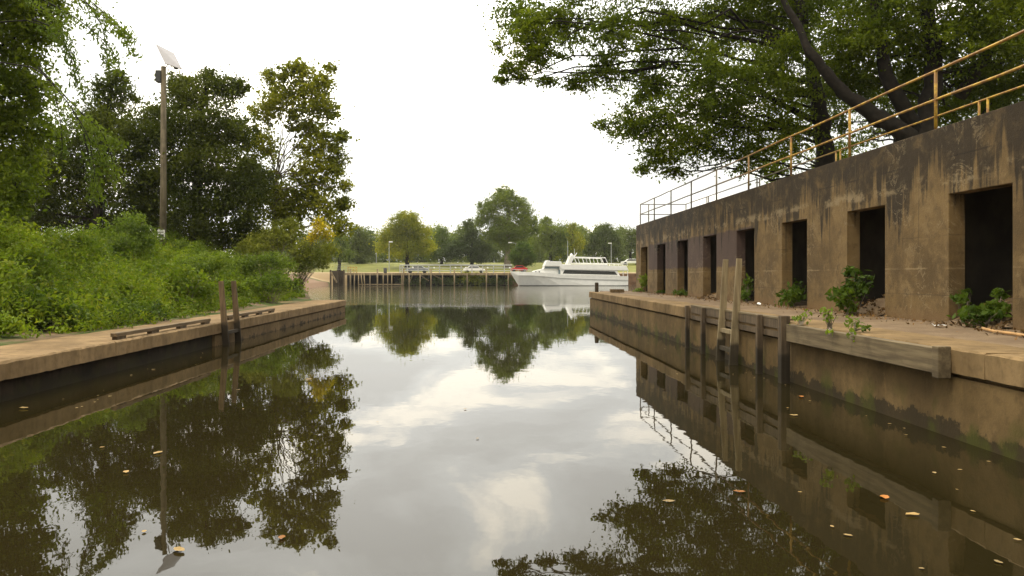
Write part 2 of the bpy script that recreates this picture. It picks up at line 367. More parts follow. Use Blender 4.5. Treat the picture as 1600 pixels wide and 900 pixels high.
def water_mat():
    q = NB('murky_water'); X, Y, Z = q.xyz()
    edge = q.math('ADD', Y, q.math('MULTIPLY', q.math('SUBTRACT', q.noise(.12, 3), .5), 14))
    far = q.ramp(edge, 49, 60)
    calm = q.noise(1, 3, stretch=(.9, .5, 1)); calm2 = q.noise(1, 2, stretch=(4.5, 3.2, 1))
    h1 = q.math('ADD', q.math('MULTIPLY', calm, .0026), q.math('MULTIPLY', calm2, .0005))
    w1 = q.noise(1, 4, stretch=(1.3, 2.6, 1), rough=.6)
    h2 = q.math('MULTIPLY', w1, q.math('MULTIPLY', far, .010))
    q.bump(q.math('ADD', h1, h2), 1.0, 1.0)
    c = q.mix(far, (.0165, .0125, .0042), (.05, .042, .02))
    q.done(c, q.math('ADD', q.math('MULTIPLY', far, .05), .012), .5); q.b.inputs['IOR'].default_value = 1.333
    return q.m
M['water'] = water_mat()

# ------------------------------------------------------------------ terrain and water
def sstep(a, b, x): t = np.clip((x-a)/(b-a), 0, 1); return t*t*(3-2*t)
XL_Y = [-60, 42, 45, 60, 85, 115, 140, 146, 400]; XL_X = [-9.2, -9.2, -10.3, -13.8, -20, -26.5, -29.5, -30, -30]
def hum(x, y): return .12*np.sin(x*.9+1.3*np.sin(y*.5))+.1*np.sin(y*.7+x*.3)
def ht(x, y):
    x = np.asarray(x, float); y = np.asarray(y, float)
    d = np.interp(y, XL_Y, XL_X)-x
    pl = .85+np.clip((y-12)/32, 0, 1)*1.4
    soft = 1.2+2.5*sstep(42, 50, y)
    zl = np.where(d > -2, -1.5+2.16*sstep(-.8, 0, d/1.0), -1.5)
    zl = zl+np.where(d > 0, pl*sstep(0, 9, d)+hum(x, y)*sstep(0, 2, d), 0)
    zl = np.minimum(zl, np.where(y > 70, 2.3+0*x, 99))
    xr = np.where(y < 43.2, 7.0, 7.0+(y-43.2)*3.0)
    dr = x-xr
    zr = -1.5+2.5*sstep(-.6, .4, dr)+2.0*sstep(5, 10, dr)+hum(x, y)*sstep(5.5, 8, dr)
    zf = np.where(y > 148, -1.5+3.9*sstep(150.9, 152.6, y)+.25*sstep(151.5, 158, y)+2.6*sstep(157, 200, y)+2*sstep(200, 330, y), -1.5)
    return np.maximum(np.maximum(zl, zr), zf)
def axis(parts):
    out = []
    for a, b, s in parts: out += list(np.arange(a, b, s))
    return np.array(out+[parts[-1][1]])
xs = axis([(-3000, -400, 400), (-400, -60, 12), (-60, -14, 1.2), (-14, 16, .4), (16, 60, 2), (60, 400, 14), (400, 3000, 400)])
ys = axis([(-200, -20, 12), (-20, 60, .9), (60, 146, 2), (146, 162, .6), (162, 330, 5), (330, 3000, 300)])
GX, GY = np.meshgrid(xs, ys); GZ = ht(GX, GY)
nx, ny = len(xs), len(ys)
idx = np.arange(nx*ny).reshape(ny, nx)
g = MB(); g.add(np.stack([GX, GY, GZ], -1).reshape(-1, 3), np.stack([idx[:-1, :-1], idx[:-1, 1:], idx[1:, 1:], idx[1:, :-1]], -1).reshape(-1, 4))
tag(g.build('ground', M['ground'], smooth=True, fix=False), kind='structure')
w = MB(); w.add([(-900, -200, 0), (900, -200, 0), (900, 153, 0), (-900, 153, 0)], [(0, 1, 2, 3)])
tag(w.build('water', M['water'], fix=False), kind='structure')

# ------------------------------------------------------------------ quays
def cap_run(mb, prof, y0, y1, seg, jit, rng):
    y = y0
    while y < y1-.01:
        e = min(y+seg, y1); k = max(2, int((e-y)/.12)); yy = np.linspace(y+.006, e-.006, k); n = len(prof)
        V = []; 
        for a in yy:
            for (x, z) in prof: V.append((x+rng.normal()*jit+.007*math.sin(a*2.3+x)*math.sin(a*.71+z*9), a, z+rng.normal()*jit*.7-(max(0, rng.normal()-1.4)*.013 if z > prof[0][1]+.1 else 0)))
        F = [(i*n+j, i*n+(j+1) % n, (i+1)*n+(j+1) % n, (i+1)*n+j) for i in range(k-1) for j in range(n)]
        F += [tuple(range(n)), tuple((k-1)*n+j for j in range(n-1, -1, -1))]
        mb.add(V, F); y = e
rg = np.random.default_rng(5)
QR = 5.71; QL = -7.46; ZR = 1.115; ZL = .657
q = thing('concrete_quay', 'long brown concrete quay in front of the row of openings on the right', 'quay', (QR, 20, 0))
b = MB(); cap_run(b, [(QR, .81), (QR, ZR-.025), (QR+.025, ZR), (QR+.9, ZR), (QR+.9, .81)], -12, 41.5, 4.15, .004, rg); b.build('cap', M['cap'], q)
b = MB(); b.box(QR+.05, QR+.88, -12, 41.46, -1.6, .755); b.box(QR+.13, QR+.88, -12, 41.45, .757, .807); b.build('face', M['quay'], q)
b = MB(); b.box(QR+.905, 12.4, -12, 43.4, -1.6, ZR-.006); b.build('walkway', M['walk'], q)
q = thing('concrete_quay', 'low concrete quay with a thick worn cap below the weeds on the left', 'quay', (QL, 20, 0))
b = MB(); cap_run(b, [(QL, .36), (QL, ZL-.03), (QL-.03, ZL), (QL-1.0, ZL), (QL-1.0, .36)], -12, 41.8, 4.6, .005, rg); b.build('cap', M['capL'], q)
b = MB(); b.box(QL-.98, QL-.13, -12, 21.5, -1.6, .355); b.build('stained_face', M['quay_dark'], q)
b = MB(); b.box(QL-.98, QL-.045, 21.504, 41.76, -1.6, .315); b.box(QL-.98, QL-.12, 21.504, 41.75, .317, .357); b.build('face', M['quayL'], q)
b = MB(); b.box(-11.2, QL-1.005, -12, 41.8, -1.6, ZL-.006); b.build('walkway', M['capL'], q)

# ------------------------------------------------------------------ concrete building with openings
WX, WT, WZ = 8.66, .31, 4.80
ops = sorted([(14.29+3.99*k-1.72, 14.29+3.99*k) for k in range(-3, 8)])
def wall_openings(x0, x1, y0, y1, z0, zo, z1, ops):
    Y = sorted({y0, y1, *[a for o in ops for a in o]}); Z = [z0, zo, z1]; mb = MB(); V = {}; F = []
    def v(x, y, z):
        k = (x, y, z)
        if k not in V: V[k] = len(V)
        return V[k]
    def solid(i, j):
        if i < 0 or i >= len(Y)-1 or j < 0 or j > 1: return False
        m = (Y[i]+Y[i+1])/2
        return j == 1 or not any(a < m < b for a, b in ops)
    for i in range(len(Y)-1):
        for j in range(2):
            if not solid(i, j): continue
            a, b, c, d = Y[i], Y[i+1], Z[j], Z[j+1]
            F.append((v(x0, a, c), v(x0, a, d), v(x0, b, d), v(x0, b, c))); F.append((v(x1, a, c), v(x1, b, c), v(x1, b, d), v(x1, a, d)))
            if not solid(i-1, j): F.append((v(x0, a, c), v(x1, a, c), v(x1, a, d), v(x0, a, d)))
            if not solid(i+1, j): F.append((v(x0, b, c), v(x0, b, d), v(x1, b, d), v(x1, b, c)))
            if not solid(i, j-1): F.append((v(x0, a, c), v(x0, b, c), v(x1, b, c), v(x1, a, c)))
            if not solid(i, j+1): F.append((v(x0, a, d), v(x1, a, d), v(x1, b, d), v(x0, b, d)))
    mb.add(list(V), F); return mb
bd = thing('concrete_building', 'long flat roofed concrete building with a row of dark doorless openings', 'building', (WX, 20, ZR))
wall_openings(WX, WX+WT, -6, 43.5, ZR-.1, 3.51, WZ, ops).build('front_wall', M['wall'], bd, bevel=.012)
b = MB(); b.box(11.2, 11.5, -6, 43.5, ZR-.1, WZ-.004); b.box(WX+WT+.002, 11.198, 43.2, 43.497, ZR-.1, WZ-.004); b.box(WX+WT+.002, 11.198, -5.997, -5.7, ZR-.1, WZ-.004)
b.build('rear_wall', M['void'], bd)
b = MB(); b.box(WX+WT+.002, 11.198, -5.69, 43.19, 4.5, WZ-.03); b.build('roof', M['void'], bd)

# railing on the roof
rl = thing('yellow_railing', 'rusty yellow pipe railing along the roof edges of the concrete building', 'railing', (WX, 20, WZ))
py = [42.9-3.5*k for k in range(0, 14)]
for y in py:
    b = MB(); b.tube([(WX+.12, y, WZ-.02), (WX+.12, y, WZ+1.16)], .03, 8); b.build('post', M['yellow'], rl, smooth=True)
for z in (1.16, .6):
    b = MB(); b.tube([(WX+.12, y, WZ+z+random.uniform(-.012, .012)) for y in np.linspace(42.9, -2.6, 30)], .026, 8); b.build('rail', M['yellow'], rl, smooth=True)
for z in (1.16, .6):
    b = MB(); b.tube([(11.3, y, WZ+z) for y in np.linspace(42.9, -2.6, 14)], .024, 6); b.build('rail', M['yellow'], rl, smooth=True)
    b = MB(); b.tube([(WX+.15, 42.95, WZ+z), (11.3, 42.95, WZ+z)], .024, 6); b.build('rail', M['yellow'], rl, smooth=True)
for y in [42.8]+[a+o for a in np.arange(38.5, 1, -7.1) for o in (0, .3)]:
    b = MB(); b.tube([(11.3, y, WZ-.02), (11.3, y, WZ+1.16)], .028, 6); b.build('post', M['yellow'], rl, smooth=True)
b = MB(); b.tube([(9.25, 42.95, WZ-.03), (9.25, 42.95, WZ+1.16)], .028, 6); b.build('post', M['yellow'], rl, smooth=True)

# ------------------------------------------------------------------ ladders, fenders, kerb timbers
def ladder(x, ys_, ztop, lean, label, rungs, wtop=.12, wbot=.24, m='railw'):
    t = thing('wooden_ladder', label, 'ladder', (x, sum(ys_)/2, 0))
    for y in ys_:
        b = MB(); b.beam((x, y, -1.2), (x+lean, y, ztop), wbot, .07, wtop, .06, up=(0, 1, 0)); b.build('side_rail', M[m], t, bevel=.008)
    s = (ys_[0]+ys_[1])/2; hw = abs(ys_[0]-ys_[1])/2-.03
    for z in rungs:
        xx = x+lean*(z+1.2)/(ztop+1.2); b = MB(); b.box(xx-.05, xx+.05, s-hw, s+hw, z-.05, z+.045); b.build('rung', M[m], t, bevel=.006)
    return t
ladder(5.50, (18.05, 17.1), 2.37, .2, 'weathered wooden ladder standing in the water at the right quay', (.72, .31, -.12))
ladder(-7.22, (21.85, 22.95), 1.83, -.24, 'weathered wooden ladder standing in the water at the left quay', (.36, -.08), .14, .22, 'railw2')

fr = thing('timber_fender', 'dark timber fender posts and beams bolted to the right quay beside the ladder', 'fender', (QR, 18, 0))
for (y, wd, zt) in ((21.1, .11, 1.17), (19.6, .11, 1.17), (15.6, .12, 1.2), (14.25, .17, 1.25)):
    b = MB(); b.beam((QR-.045-wd*.5, y, -1.4), (QR-.045-wd*.5, y, zt), wd, wd, up=(0, 1, 0)); b.build('post', M['pile'], fr, bevel=.015)
b = MB(); b.beam((QR-.02, 14.36, 1.06), (QR-.02, 21.0, 1.06), .038, .17); b.build('beam', M['pile'], fr)
b = MB(); b.beam((QR-.02, 14.36, .86), (QR-.02, 21.0, .86), .037, .11); b.build('beam', M['pile'], fr)
b = MB(); b.box(QR-.045, QR+.1, 14.36, 21.0, 1.15, 1.19); b.build('top_board', M['fender'], fr, bevel=.006)
fb = MB(); fb.box(QR-.15, QR-.004, 9.5, 14.1, .79, 1.10)
fb.box(QR-.165, QR-.004, 9.36, 9.495, .74, 1.13)
tag(fb.build('fender_plank', M['fender'], bevel=.01), 'long thick grey timber plank fixed along the right quay edge', 'fender plank')
for lab, y0, y1 in (('longer low timber kerb on blocks before the left ladder', 15.9, 21.4), ('shorter low timber kerb on blocks beyond the left ladder', 22.9, 28.0)):
    t = thing('timber_kerb', lab, 'kerb', (QL-.2, (y0+y1)/2, ZL))
    b = MB(); b.box(QL-.26, QL-.13, y0, y1, ZL+.06, ZL+.14); b.build('rail', M['post'], t, bevel=.008)
    for k, y in enumerate(np.linspace(y0+.05, y1-.45, 4)):
        b = MB(); b.box(QL-.25, QL-.14, y, y+.4, ZL-.004, ZL+.058); b.build('block', M['pile'], t)
p = pxz(934, 458, ZR)
b = MB(); b.tube([(6.0, 40.6, ZR-.01), (6.0, 40.6, ZR+.46), (6.0, 40.6, ZR+.5)], [.1, .1, .085], 10)
tag(b.build('mooring_post', M['dockd']), 'short dark mooring post at the end of the right quay', 'mooring post')
b = MB(); b.box(6.5, 7.2, 39.2, 39.5, ZR-.01, ZR+.17)
tag(b.build('timber_block', M['post'], bevel=.02), 'squat wooden block lying near the end of the right quay', 'timber block')
b = MB()
c = [pxz(1535, 513, ZR+.03), pxz(1555, 518, ZR+.03), pxz(1580, 521, ZR+.03), pxz(1612, 526, ZR+.03), pxz(1690, 541, ZR+.03)]
b.tube(c, .025, 6); tag(b.build('bare_branch', M['orange'], smooth=True), 'pale bare branch lying on the walkway below the nearest opening', 'branch')
for (u, v, s, lab) in ((1467, 511, .075, 'crumpled white litter scrap on the walkway before the nearest pillar'), (1186, 477, .06, 'tiny white litter scrap on the walkway behind the fender posts')):
    p = pxz(u, v, ZR); b = MB(); rr = np.random.default_rng(int(u))
    V = [(p[0]+x*s+rr.normal()*.015, p[1]+y*s*1.4+rr.normal()*.02, ZR+.02+abs(rr.normal())*.025) for y in range(-1, 2) for x in range(-1, 2)]
    b.add(V, [(0, 1, 4, 3), (1, 2, 5, 4), (3, 4, 7, 6), (4, 5, 8, 7)]); tag(b.build('litter_scrap', M['white'], fix=False), lab, 'litter')

# ------------------------------------------------------------------ trees
def bez(a, b, sag, n=7, rng=RNG):
    a = np.array(a); b = np.array(b); t = np.linspace(0, 1, n)[:, None]; ln = np.linalg.norm(b-a)
    mid = (a+b)/2+np.array((0, 0, sag*ln))+rng.normal(size=3)*ln*.06
    P = (1-t)**2*a+2*t*(1-t)*mid+t*t*b
    P[1:-1] += rng.normal(size=(n-2, 3))*ln*.012
    return P
def foliage(blobs, leaf, lai, sub=.30, up=.45, droop=.3, width=.5, shell=.62, rng=RNG, twigs=None, spray=0.0, flat=.7, core=.3):
    out = []
    for bi, bl in enumerate(blobs):
        c = np.array(bl[:3]); r = np.array(bl[3:6]); dens = bl[6] if len(bl) > 6 else 1.0
        rm = r.mean(); area = math.pi*rm*rm
        n = int(lai*dens*area/(leaf*leaf*width*.5))
        ns = max(14, int(dens*34*(.3/sub)**2)); d = unit(rng.normal(size=(ns, 3))); rad = rng.uniform(0, 1, (ns, 1))**.45*(1-shell*.35)+shell*.2
        sc = c+d*rad*r; sr = rm*sub*rng.uniform(.55, 1.3, ns)
        which = rng.integers(0, ns, n)
        o = rng.normal(size=(n, 3))*np.array((.55, .55, .55*flat))
        if spray:                                     # elongated along the way out, drooping
            t = rng.normal(size=(n, 1))*spray
            dd = unit(d*np.array((1, 1, .35))+np.array((0, 0, -.25)))
            o = o*.75+dd[which]*t
        P = sc[which]+o*sr[which][:, None]
        nc = int(n*core); P[:nc] = c+rng.normal(size=(nc, 3))*r*.42
        out.append(leaf_quads(P, leaf, width, up, droop, rng))
        if twigs is not None: twigs.append((c, r, sc))
    return np.concatenate(out)
def tree(name, label, cat, base, trunk, tr, blobs, leaf, lai, lm, bm='bark', group=None, limbk=1.0, twigr=.03, seed=1, extra=None, **kw):
    rng = np.random.default_rng(seed); t = thing(name, label, cat, base, group)
    tw = []; V = foliage(blobs, leaf, lai, rng=rng, twigs=tw, **kw)
    trunk = np.array(trunk, float); k = len(trunk)
    b = MB(); 
    tt = np.interp(np.linspace(0, k-1, 4*k), np.arange(k), np.linspace(1, .3, k))
    fine = np.stack([np.interp(np.linspace(0, k-1, 4*k), np.arange(k), trunk[:, i]) for i in range(3)], 1)
    fine[1:-1, :2] += rng.normal(size=(4*k-2, 2))*tr*.12
    rad = tr*tt; rad[0] *= 1.5; rad[1] *= 1.12
    b.tube(fine, rad, 9)
    for (c, r, sc) in tw:
        # leave the trunk a bit below the clump
        dd = np.linalg.norm((fine-c)*np.array((1, 1, .6)), axis=1)+np.where(fine[:, 2] > c[2]-.2*r.mean(), 4, 0)
        i = int(np.argmin(dd)); ln = np.linalg.norm(c-fine[i]); r0 = limbk*min(rad[i]*.55, .02+ln*.011+r.mean()*.012)
        P_ = bez(fine[i], c, .12, 12, rng); P_[2:-1] += np.cumsum(rng.normal(size=(9, 3)), 0)*ln*.012*np.sin(np.linspace(.3, 2.9, 9))[:, None]
        b.tube(P_, np.linspace(r0, max(.012, r0*.25), 12), 6)
        for s in sc[:int(min(len(sc), 7))]: b.tube(bez(c, s, .05, 4, rng), np.linspace(r0*.35, twigr*.35, 4), 4)
    if extra is not None: extra(b, rng)
    b.build('trunk', M[bm], t, smooth=True)
    quads_obj('crown', V, M[lm], t); return t
def B(u, v, Y, r, ry=None, rz=None, dens=1.0):
    p = px(u, v, Y); rm = r*Y/1200
    return (*p, rm, (ry or r)*Y/1200, (rz or r*.8)*Y/1200, dens)
def gz(x, y): return float(ht(x, y))

# the two big trees behind the building, leaning over the water
A = px(1292, 430, 33); Az = gz(A[0], 33)
blA = [B(815, 122, 33, 18, rz=9), B(855, 128, 33, 20, rz=9), B(828, 45, 31.5, 30, rz=34, dens=1.3), B(900, 130, 33, 26, rz=16), B(785, 125, 33, 18, rz=8, dens=.9), B(940, 195, 33, 16, rz=9, dens=.9), B(1005, 265, 33, 16, rz=10, dens=.9), B(780, 75, 33, 20, dens=.4), B(812, 30, 33, 50, dens=.9), B(842, 80, 32, 46, dens=1.15), B(800, 108, 32.5, 26, rz=14), B(880, 45, 34, 55, dens=.95), B(905, -40, 34, 80), B(945, 110, 33, 46, dens=.95), B(960, 45, 31, 52, dens=.9),
       B(1015, 130, 34, 60, dens=.95), B(985, 190, 33, 44, dens=.9), B(1040, 200, 32, 58, dens=.95), B(1030, 245, 33, 36, dens=.95), B(1090, 225, 34, 52), B(1055, 270, 33, 22, rz=12),
       B(1050, 50, 33, 72, dens=.95), B(1110, 130, 31, 78), B(1150, 190, 33, 70), B(1175, 250, 33, 40), B(1150, 30, 35, 90), B(1215, 120, 32, 85), B(1235, 215, 33, 52),
       B(1250, 30, 34, 95), B(1300, 150, 36, 70), B(1000, -90, 33, 110), B(1150, -110, 34, 130), B(1290, -90, 36, 130), B(1215, 265, 36, 30), B(1300, 250, 38, 40, dens=.95)]
def limbA(b, rng):
    b.tube([px(1275, 190, 33), px(1215, 160, 32.5), px(1120, 100, 32), px(1050, 62, 32), px(985, 48, 32), px(930, 50, 32)], [.16, .12, .085, .06, .035, .015], 7)
    b.tube([px(1270, 210, 33), px(1190, 190, 33), px(1120, 165, 33), px(1040, 165, 33)], [.12, .07, .045, .02], 6)
tree('overhanging_tree', 'big dark tree with wide limbs hanging out over the water from behind the building', 'tree', (A[0], 33, Az),
     [(A[0], 33, Az-.2), px(1292, 270, 33), px(1285, 190, 33), px(1268, 90, 33), px(1240, -20, 33), px(1200, -130, 33)], .48, blA, .16, 3.8, 'l_right', seed=3, limbk=.5, spray=.9, sub=.25, flat=.5, extra=limbA)
Bt = px(1480, 430, 29); Bz = gz(Bt[0], 29)
blB = [B(1365, 205, 35, 34, dens=.45), B(1330, 225, 36, 26, dens=.4), B(1400, 200, 36, 20, dens=.4), B(1440, 175, 33, 34), B(1490, 175, 33, 42), B(1385, 165, 34, 30, dens=.6), B(1540, 150, 32, 46), B(1310, 195, 34, 26, dens=.7), B(1350, 130, 31, 45), B(1370, 40, 29, 80), B(1450, 70, 30, 85), B(1530, 40, 28, 95), B(1590, 110, 30, 80), B(1500, 130, 31, 62), B(1420, 135, 32, 48), B(1330, 90, 30, 65),
       B(1620, 20, 29, 90), B(1690, 90, 29, 100), B(1400, -80, 29, 130), B(1560, -100, 29, 140), B(1680, -60, 30, 120), B(1560, 165, 33, 40), B(1620, 180, 33, 45), B(1700, 190, 33, 60)]
def limbB(b, rng):
    kp = np.array([px(1455, 250, 29), px(1420, 212, 29), px(1365, 178, 29), px(1310, 140, 29), px(1268, 85, 29), px(1235, 20, 29.5), px(1190, -70, 30)])
    tt = np.linspace(0, 6, 34); K = np.stack([np.interp(tt, np.arange(7), kp[:, i]) for i in range(3)], 1)
    for _ in range(2): K[1:-1] = (K[:-2]+2*K[1:-1]+K[2:])/4
    b.tube(K+rng.normal(size=K.shape)*.022, np.interp(tt, np.arange(7), [.36, .33, .28, .22, .17, .12, .07])*rng.uniform(.9, 1.12, 34), 11)
    b.tube([px(1440, 220, 29), px(1385, 120, 29), px(1372, 50, 29), px(1360, -60, 29)], [.3, .25, .2, .12], 8)
    b.tube([px(1500, 150, 29), px(1545, 80, 29), px(1575, 10, 29), px(1600, -80, 29)], [.25, .2, .16, .1], 8)
tree('leaning_tree', 'dark tree with a thick trunk leaning left above the yellow railing', 'tree', (Bt[0], 29, Bz),
     [(Bt[0], 29, Bz-.2), px(1465, 270, 29), px(1440, 215, 29), px(1460, 120, 29), px(1450, 20, 29), px(1470, -120, 29)], .55, blB, .165, 4.0, 'l_right', seed=4, limbk=.6, spray=.8, sub=.26, flat=.5, extra=limbB)

# left bank
p = px(-60, 430, 25); z0 = gz(p[0], 25)
blC = [B(20, 60, 25, 75), B(-40, 140, 25, 110), B(45, 140, 25, 45), B(30, 200, 25, 55), B(-20, 260, 25, 85), B(55, 20, 25, 60), B(20, 300, 24, 50), B(-80, 0, 25, 140), B(-120, 200, 25, 120), B(30, -80, 25, 120), B(40, 255, 26, 35), B(-30, 345, 23, 60), B(10, 360, 22, 42)]
tree('broad_tree', 'leafy green tree at the left edge of the bank, cut off by the frame', 'tree', (p[0], 25, z0),
     [(p[0], 25, z0-.2), px(-55, 300, 25), px(-40, 180, 25), px(-20, 60, 25), px(0, -100, 25)], .3, blC, .17, 4.0, 'l_right', seed=6)
# drooping sprays: a slimmer tree between
def spray_tree():
    t_b = px(-95, 430, 21); zb = gz(t_b[0], 21); rng = np.random.default_rng(12)
    t = thing('drooping_tree', 'slender tree with long hanging leafy twigs reaching in from the left', 'tree', (t_b[0], 21, zb))
    b = MB(); b.tube([(t_b[0], 21, zb-.2), px(-85, 250, 21), px(-60, 60, 21), px(-10, -60, 21)], [.2, .16, .11, .06], 8)
    P = []; st = [px(-60, 60, 21), px(-10, -60, 21)]
    paths = [[(-30, -40), (80, -30), (150, 15), (195, 55), (212, 88)], [(-30, -40), (70, 0), (130, 35), (175, 75), (188, 108)],
             [(-60, 40), (50, 30), (95, 60), (118, 100), (130, 150)], [(80, -30), (130, -5), (160, 40), (168, 85), (170, 100)],
             [(-60, 90), (60, 105), (110, 165), (140, 215), (152, 300)], [(60, 105), (120, 170), (160, 205), (178, 255), (180, 285)], [(110, 165), (130, 205), (150, 230), (165, 262)],
             [(50, 30), (90, 45), (110, 85), (122, 138)], [(80, -30), (140, 0), (185, 40), (205, 60)], [(-30, -40), (30, -10), (85, 25), (100, 60)],
             [(60, 105), (85, 140), (95, 190), (98, 240)], [(120, 170), (140, 190), (172, 215), (186, 225)], [(130, 205), (140, 250), (148, 290), (150, 312)]]
    for k, pa in enumerate(paths):
        dy = rng.uniform(-1.2, 1.2); q_ = np.array([px(u, v, 21+dy*min(1, i/2)) for i, (u, v) in enumerate(pa)])
        n = 40; tt = np.linspace(0, len(q_)-1, n); C = np.stack([np.interp(tt, np.arange(len(q_)), q_[:, i]) for i in range(3)], 1)
        for it in range(3): C[1:-1] = (C[:-2]+C[1:-1]*2+C[2:])/4
        b.tube(C[::3], np.linspace(.022, .006, len(C[::3])), 4)
        for i in range(12, n):
            for _ in range(9): P.append(C[i]+rng.normal(size=3)*np.array((.09, .16, .08))+np.array((0, 0, -.05)))
    b.build('trunk', M['bark'], t, smooth=True)
    quads_obj('crown', leaf_quads(np.array(P), .15, .36, .25, 1.2, rng), M['l_wil'], t)
spray_tree()
p = px(150, 430, 47); z0 = gz(p[0], 47)
blD = [B(85, 340, 49, 36), B(135, 350, 50, 36), B(185, 352, 50, 36), B(50, 345, 50, 34), B(180, 150, 47, 40), B(165, 200, 47, 62), B(215, 215, 46, 48), B(110, 240, 47, 60), B(60, 260, 48, 55), B(200, 275, 47, 60), B(130, 300, 48, 55), B(70, 310, 48, 45), B(30, 290, 49, 50), B(215, 330, 47, 42), B(180, 120, 47, 22), B(150, 335, 48, 30, dens=.6), B(10, 330, 49, 40, dens=.7)]
tree('dark_tree', 'dense dark tree left of the light pole on the left bank', 'tree', (p[0], 47, z0), [(p[0], 47, z0-.2), px(152, 330, 47), px(160, 240, 47), px(175, 130, 47)], .35, blD, .22, 4.4, 'l_dark', seed=7)
p = px(305, 430, 47.5); z0 = gz(p[0], 47.5)
blE = [B(350, 372, 49, 36), B(385, 360, 49, 34), B(290, 150, 47, 42), B(345, 140, 48, 38), B(255, 190, 48, 50), B(320, 195, 47, 65), B(365, 200, 48, 40), B(280, 250, 47, 70), B(350, 265, 47, 62), B(250, 300, 48, 52), B(310, 320, 47, 62), B(370, 325, 47, 50), B(240, 345, 48, 42), B(300, 365, 47, 50), B(375, 135, 48, 18), B(325, 118, 48, 18), B(395, 290, 48, 40), B(275, 130, 47, 22)]
tree('dark_tree', 'dense dark tree right behind the light pole on the left bank', 'tree', (p[0], 47.5, z0), [(p[0], 47.5, z0-.2), px(306, 330, 47.5), px(310, 240, 47.5), px(320, 140, 47.5)], .4, blE, .22, 4.4, 'l_dark', seed=8)
p = px(430, 430, 52); z0 = gz(p[0], 52)
blF = [B(475, 240, 53, 26, dens=.5), B(462, 190, 52, 24, dens=.6), B(445, 300, 53, 26, dens=.6), B(475, 300, 52, 26), B(425, 240, 53, 20, dens=.4), B(450, 115, 52, 26), B(440, 150, 52, 42), B(490, 135, 52, 36), B(415, 175, 52, 28), B(500, 170, 52, 36), B(405, 225, 51, 34), B(505, 225, 52, 36), B(480, 200, 53, 30), B(535, 215, 52, 16), B(400, 280, 52, 42), B(500, 270, 52, 40), B(530, 250, 52, 18), B(420, 320, 52, 44), B(505, 320, 52, 40), B(538, 320, 52, 18), B(455, 330, 52, 36), B(540, 290, 51, 14), B(470, 275, 53, 22), B(530, 355, 51, 24), B(420, 120, 52, 16), B(515, 108, 52, 14), B(470, 105, 52, 20)]
def limbF(b, rng):
    b.tube([px(432, 280, 52), px(437, 250, 52), px(446, 215, 52), px(452, 180, 52), px(450, 130, 52)], [.16, .13, .11, .08, .04], 6)
    b.tube([px(446, 215, 52), px(475, 190, 52), px(492, 150, 52)], [.1, .07, .04], 6); b.tube([px(434, 270, 52), px(470, 250, 52), px(505, 225, 52)], [.1, .07, .04], 6)
tree('sycamore_tree', 'tall open olive green tree with sky showing through, at the left bank tip', 'tree', (p[0], 52, z0), [(p[0], 52, z0-.2), px(428, 340, 52), px(432, 280, 52)], .26, blF, .23, 4.0, 'l_syc', bm='barkp', seed=9, sub=.32, width=.7)

def bush(name, label, cat, base, blobs, leaf, lai, lm, seed, group=None, nst=9, **kw):
    rng = np.random.default_rng(seed); t = thing(name, label, cat, base, group); tw = []
    V = foliage(blobs, leaf, lai, rng=rng, twigs=tw, **kw); b = MB(); bs = np.array(base, float)
    for (c, r, sc) in tw:
        for s in sc[:nst]: b.tube(bez(bs+rng.normal(size=3)*np.array((1, 1, 0))*r.mean()*.2, s, .1, 4, rng), np.linspace(.018, .006, 4)*max(.5, r.mean()), 4)
    b.build('stem', M['barkp'], t); quads_obj('foliage', V, M[lm], t); return t
def bb(u, v, Y, r, h, dy=None):           # bush blob with its own half height in pixels
    p = px(u, v, Y); return (*p, r*Y/1200, (dy or r)*Y/1200, h*Y/1200, 1.0)
def ubush(label, u, vb, Y, blobs, lm, seed, leaf=.12, lai=3.6, name='bush', **kw):
    x = (u-755)/1200*Y; return bush(name, label, 'bush', (x, Y, gz(x, Y)), blobs, leaf, lai, lm, seed, **kw)
ubush('bright rounded bush standing up from the weeds left of the light pole', 205, 390, 33, [bb(205, 352, 33, 30, 26), bb(190, 385, 32, 32, 26), bb(222, 375, 33, 25, 26)], 'l_bush', 21, .13)
ubush('tall light green bush among the weeds below the drooping twigs', 110, 400, 27, [bb(95, 385, 27, 50, 30), bb(60, 400, 26, 45, 35), bb(140, 400, 27, 40, 28)], 'l_weed', 22)
ubush('leafy bush at the left frame edge under the broad tree', 15, 430, 21, [bb(20, 390, 21, 50, 40), bb(-25, 380, 21, 55, 55), bb(50, 420, 20.5, 45, 40)], 'l_weed', 23, .11)
ubush('small green sapling bush right beside the light pole foot', 285, 390, 42, [bb(285, 383, 42, 14, 12), bb(300, 392, 42, 16, 12)], 'l_bush', 24, .14)
ubush('broad olive shrub behind the weeds under the open tall tree', 430, 400, 47, [bb(420, 375, 47, 34, 26), bb(455, 365, 48, 30, 28), bb(395, 390, 46, 30, 20), bb(478, 395, 47, 26, 22)], 'l_olive', 25, .17)
ubush('shrub with yellow autumn leaves at the tip of the left bank', 462, 420, 50, [bb(500, 358, 46, 17, 14), bb(512, 368, 46, 13, 11), bb(490, 370, 46, 13, 11), bb(497, 345, 46, 10, 8)], 'l_yel', 26, .16, 3.0)
ubush('dull green shrub hanging over the bank below the yellow leaves', 458, 420, 50, [bb(495, 395, 49, 22, 18), bb(515, 390, 51, 16, 20), bb(505, 412, 49, 14, 10), bb(475, 412, 47, 24, 18)], 'l_olive', 27, .17)
ubush('bright green bush in front of the olive shrub', 420, 410, 40, [bb(420, 408, 40, 28, 16), bb(385, 412, 40, 26, 14), bb(445, 415, 41, 22, 14)], 'l_bush', 28, .13)
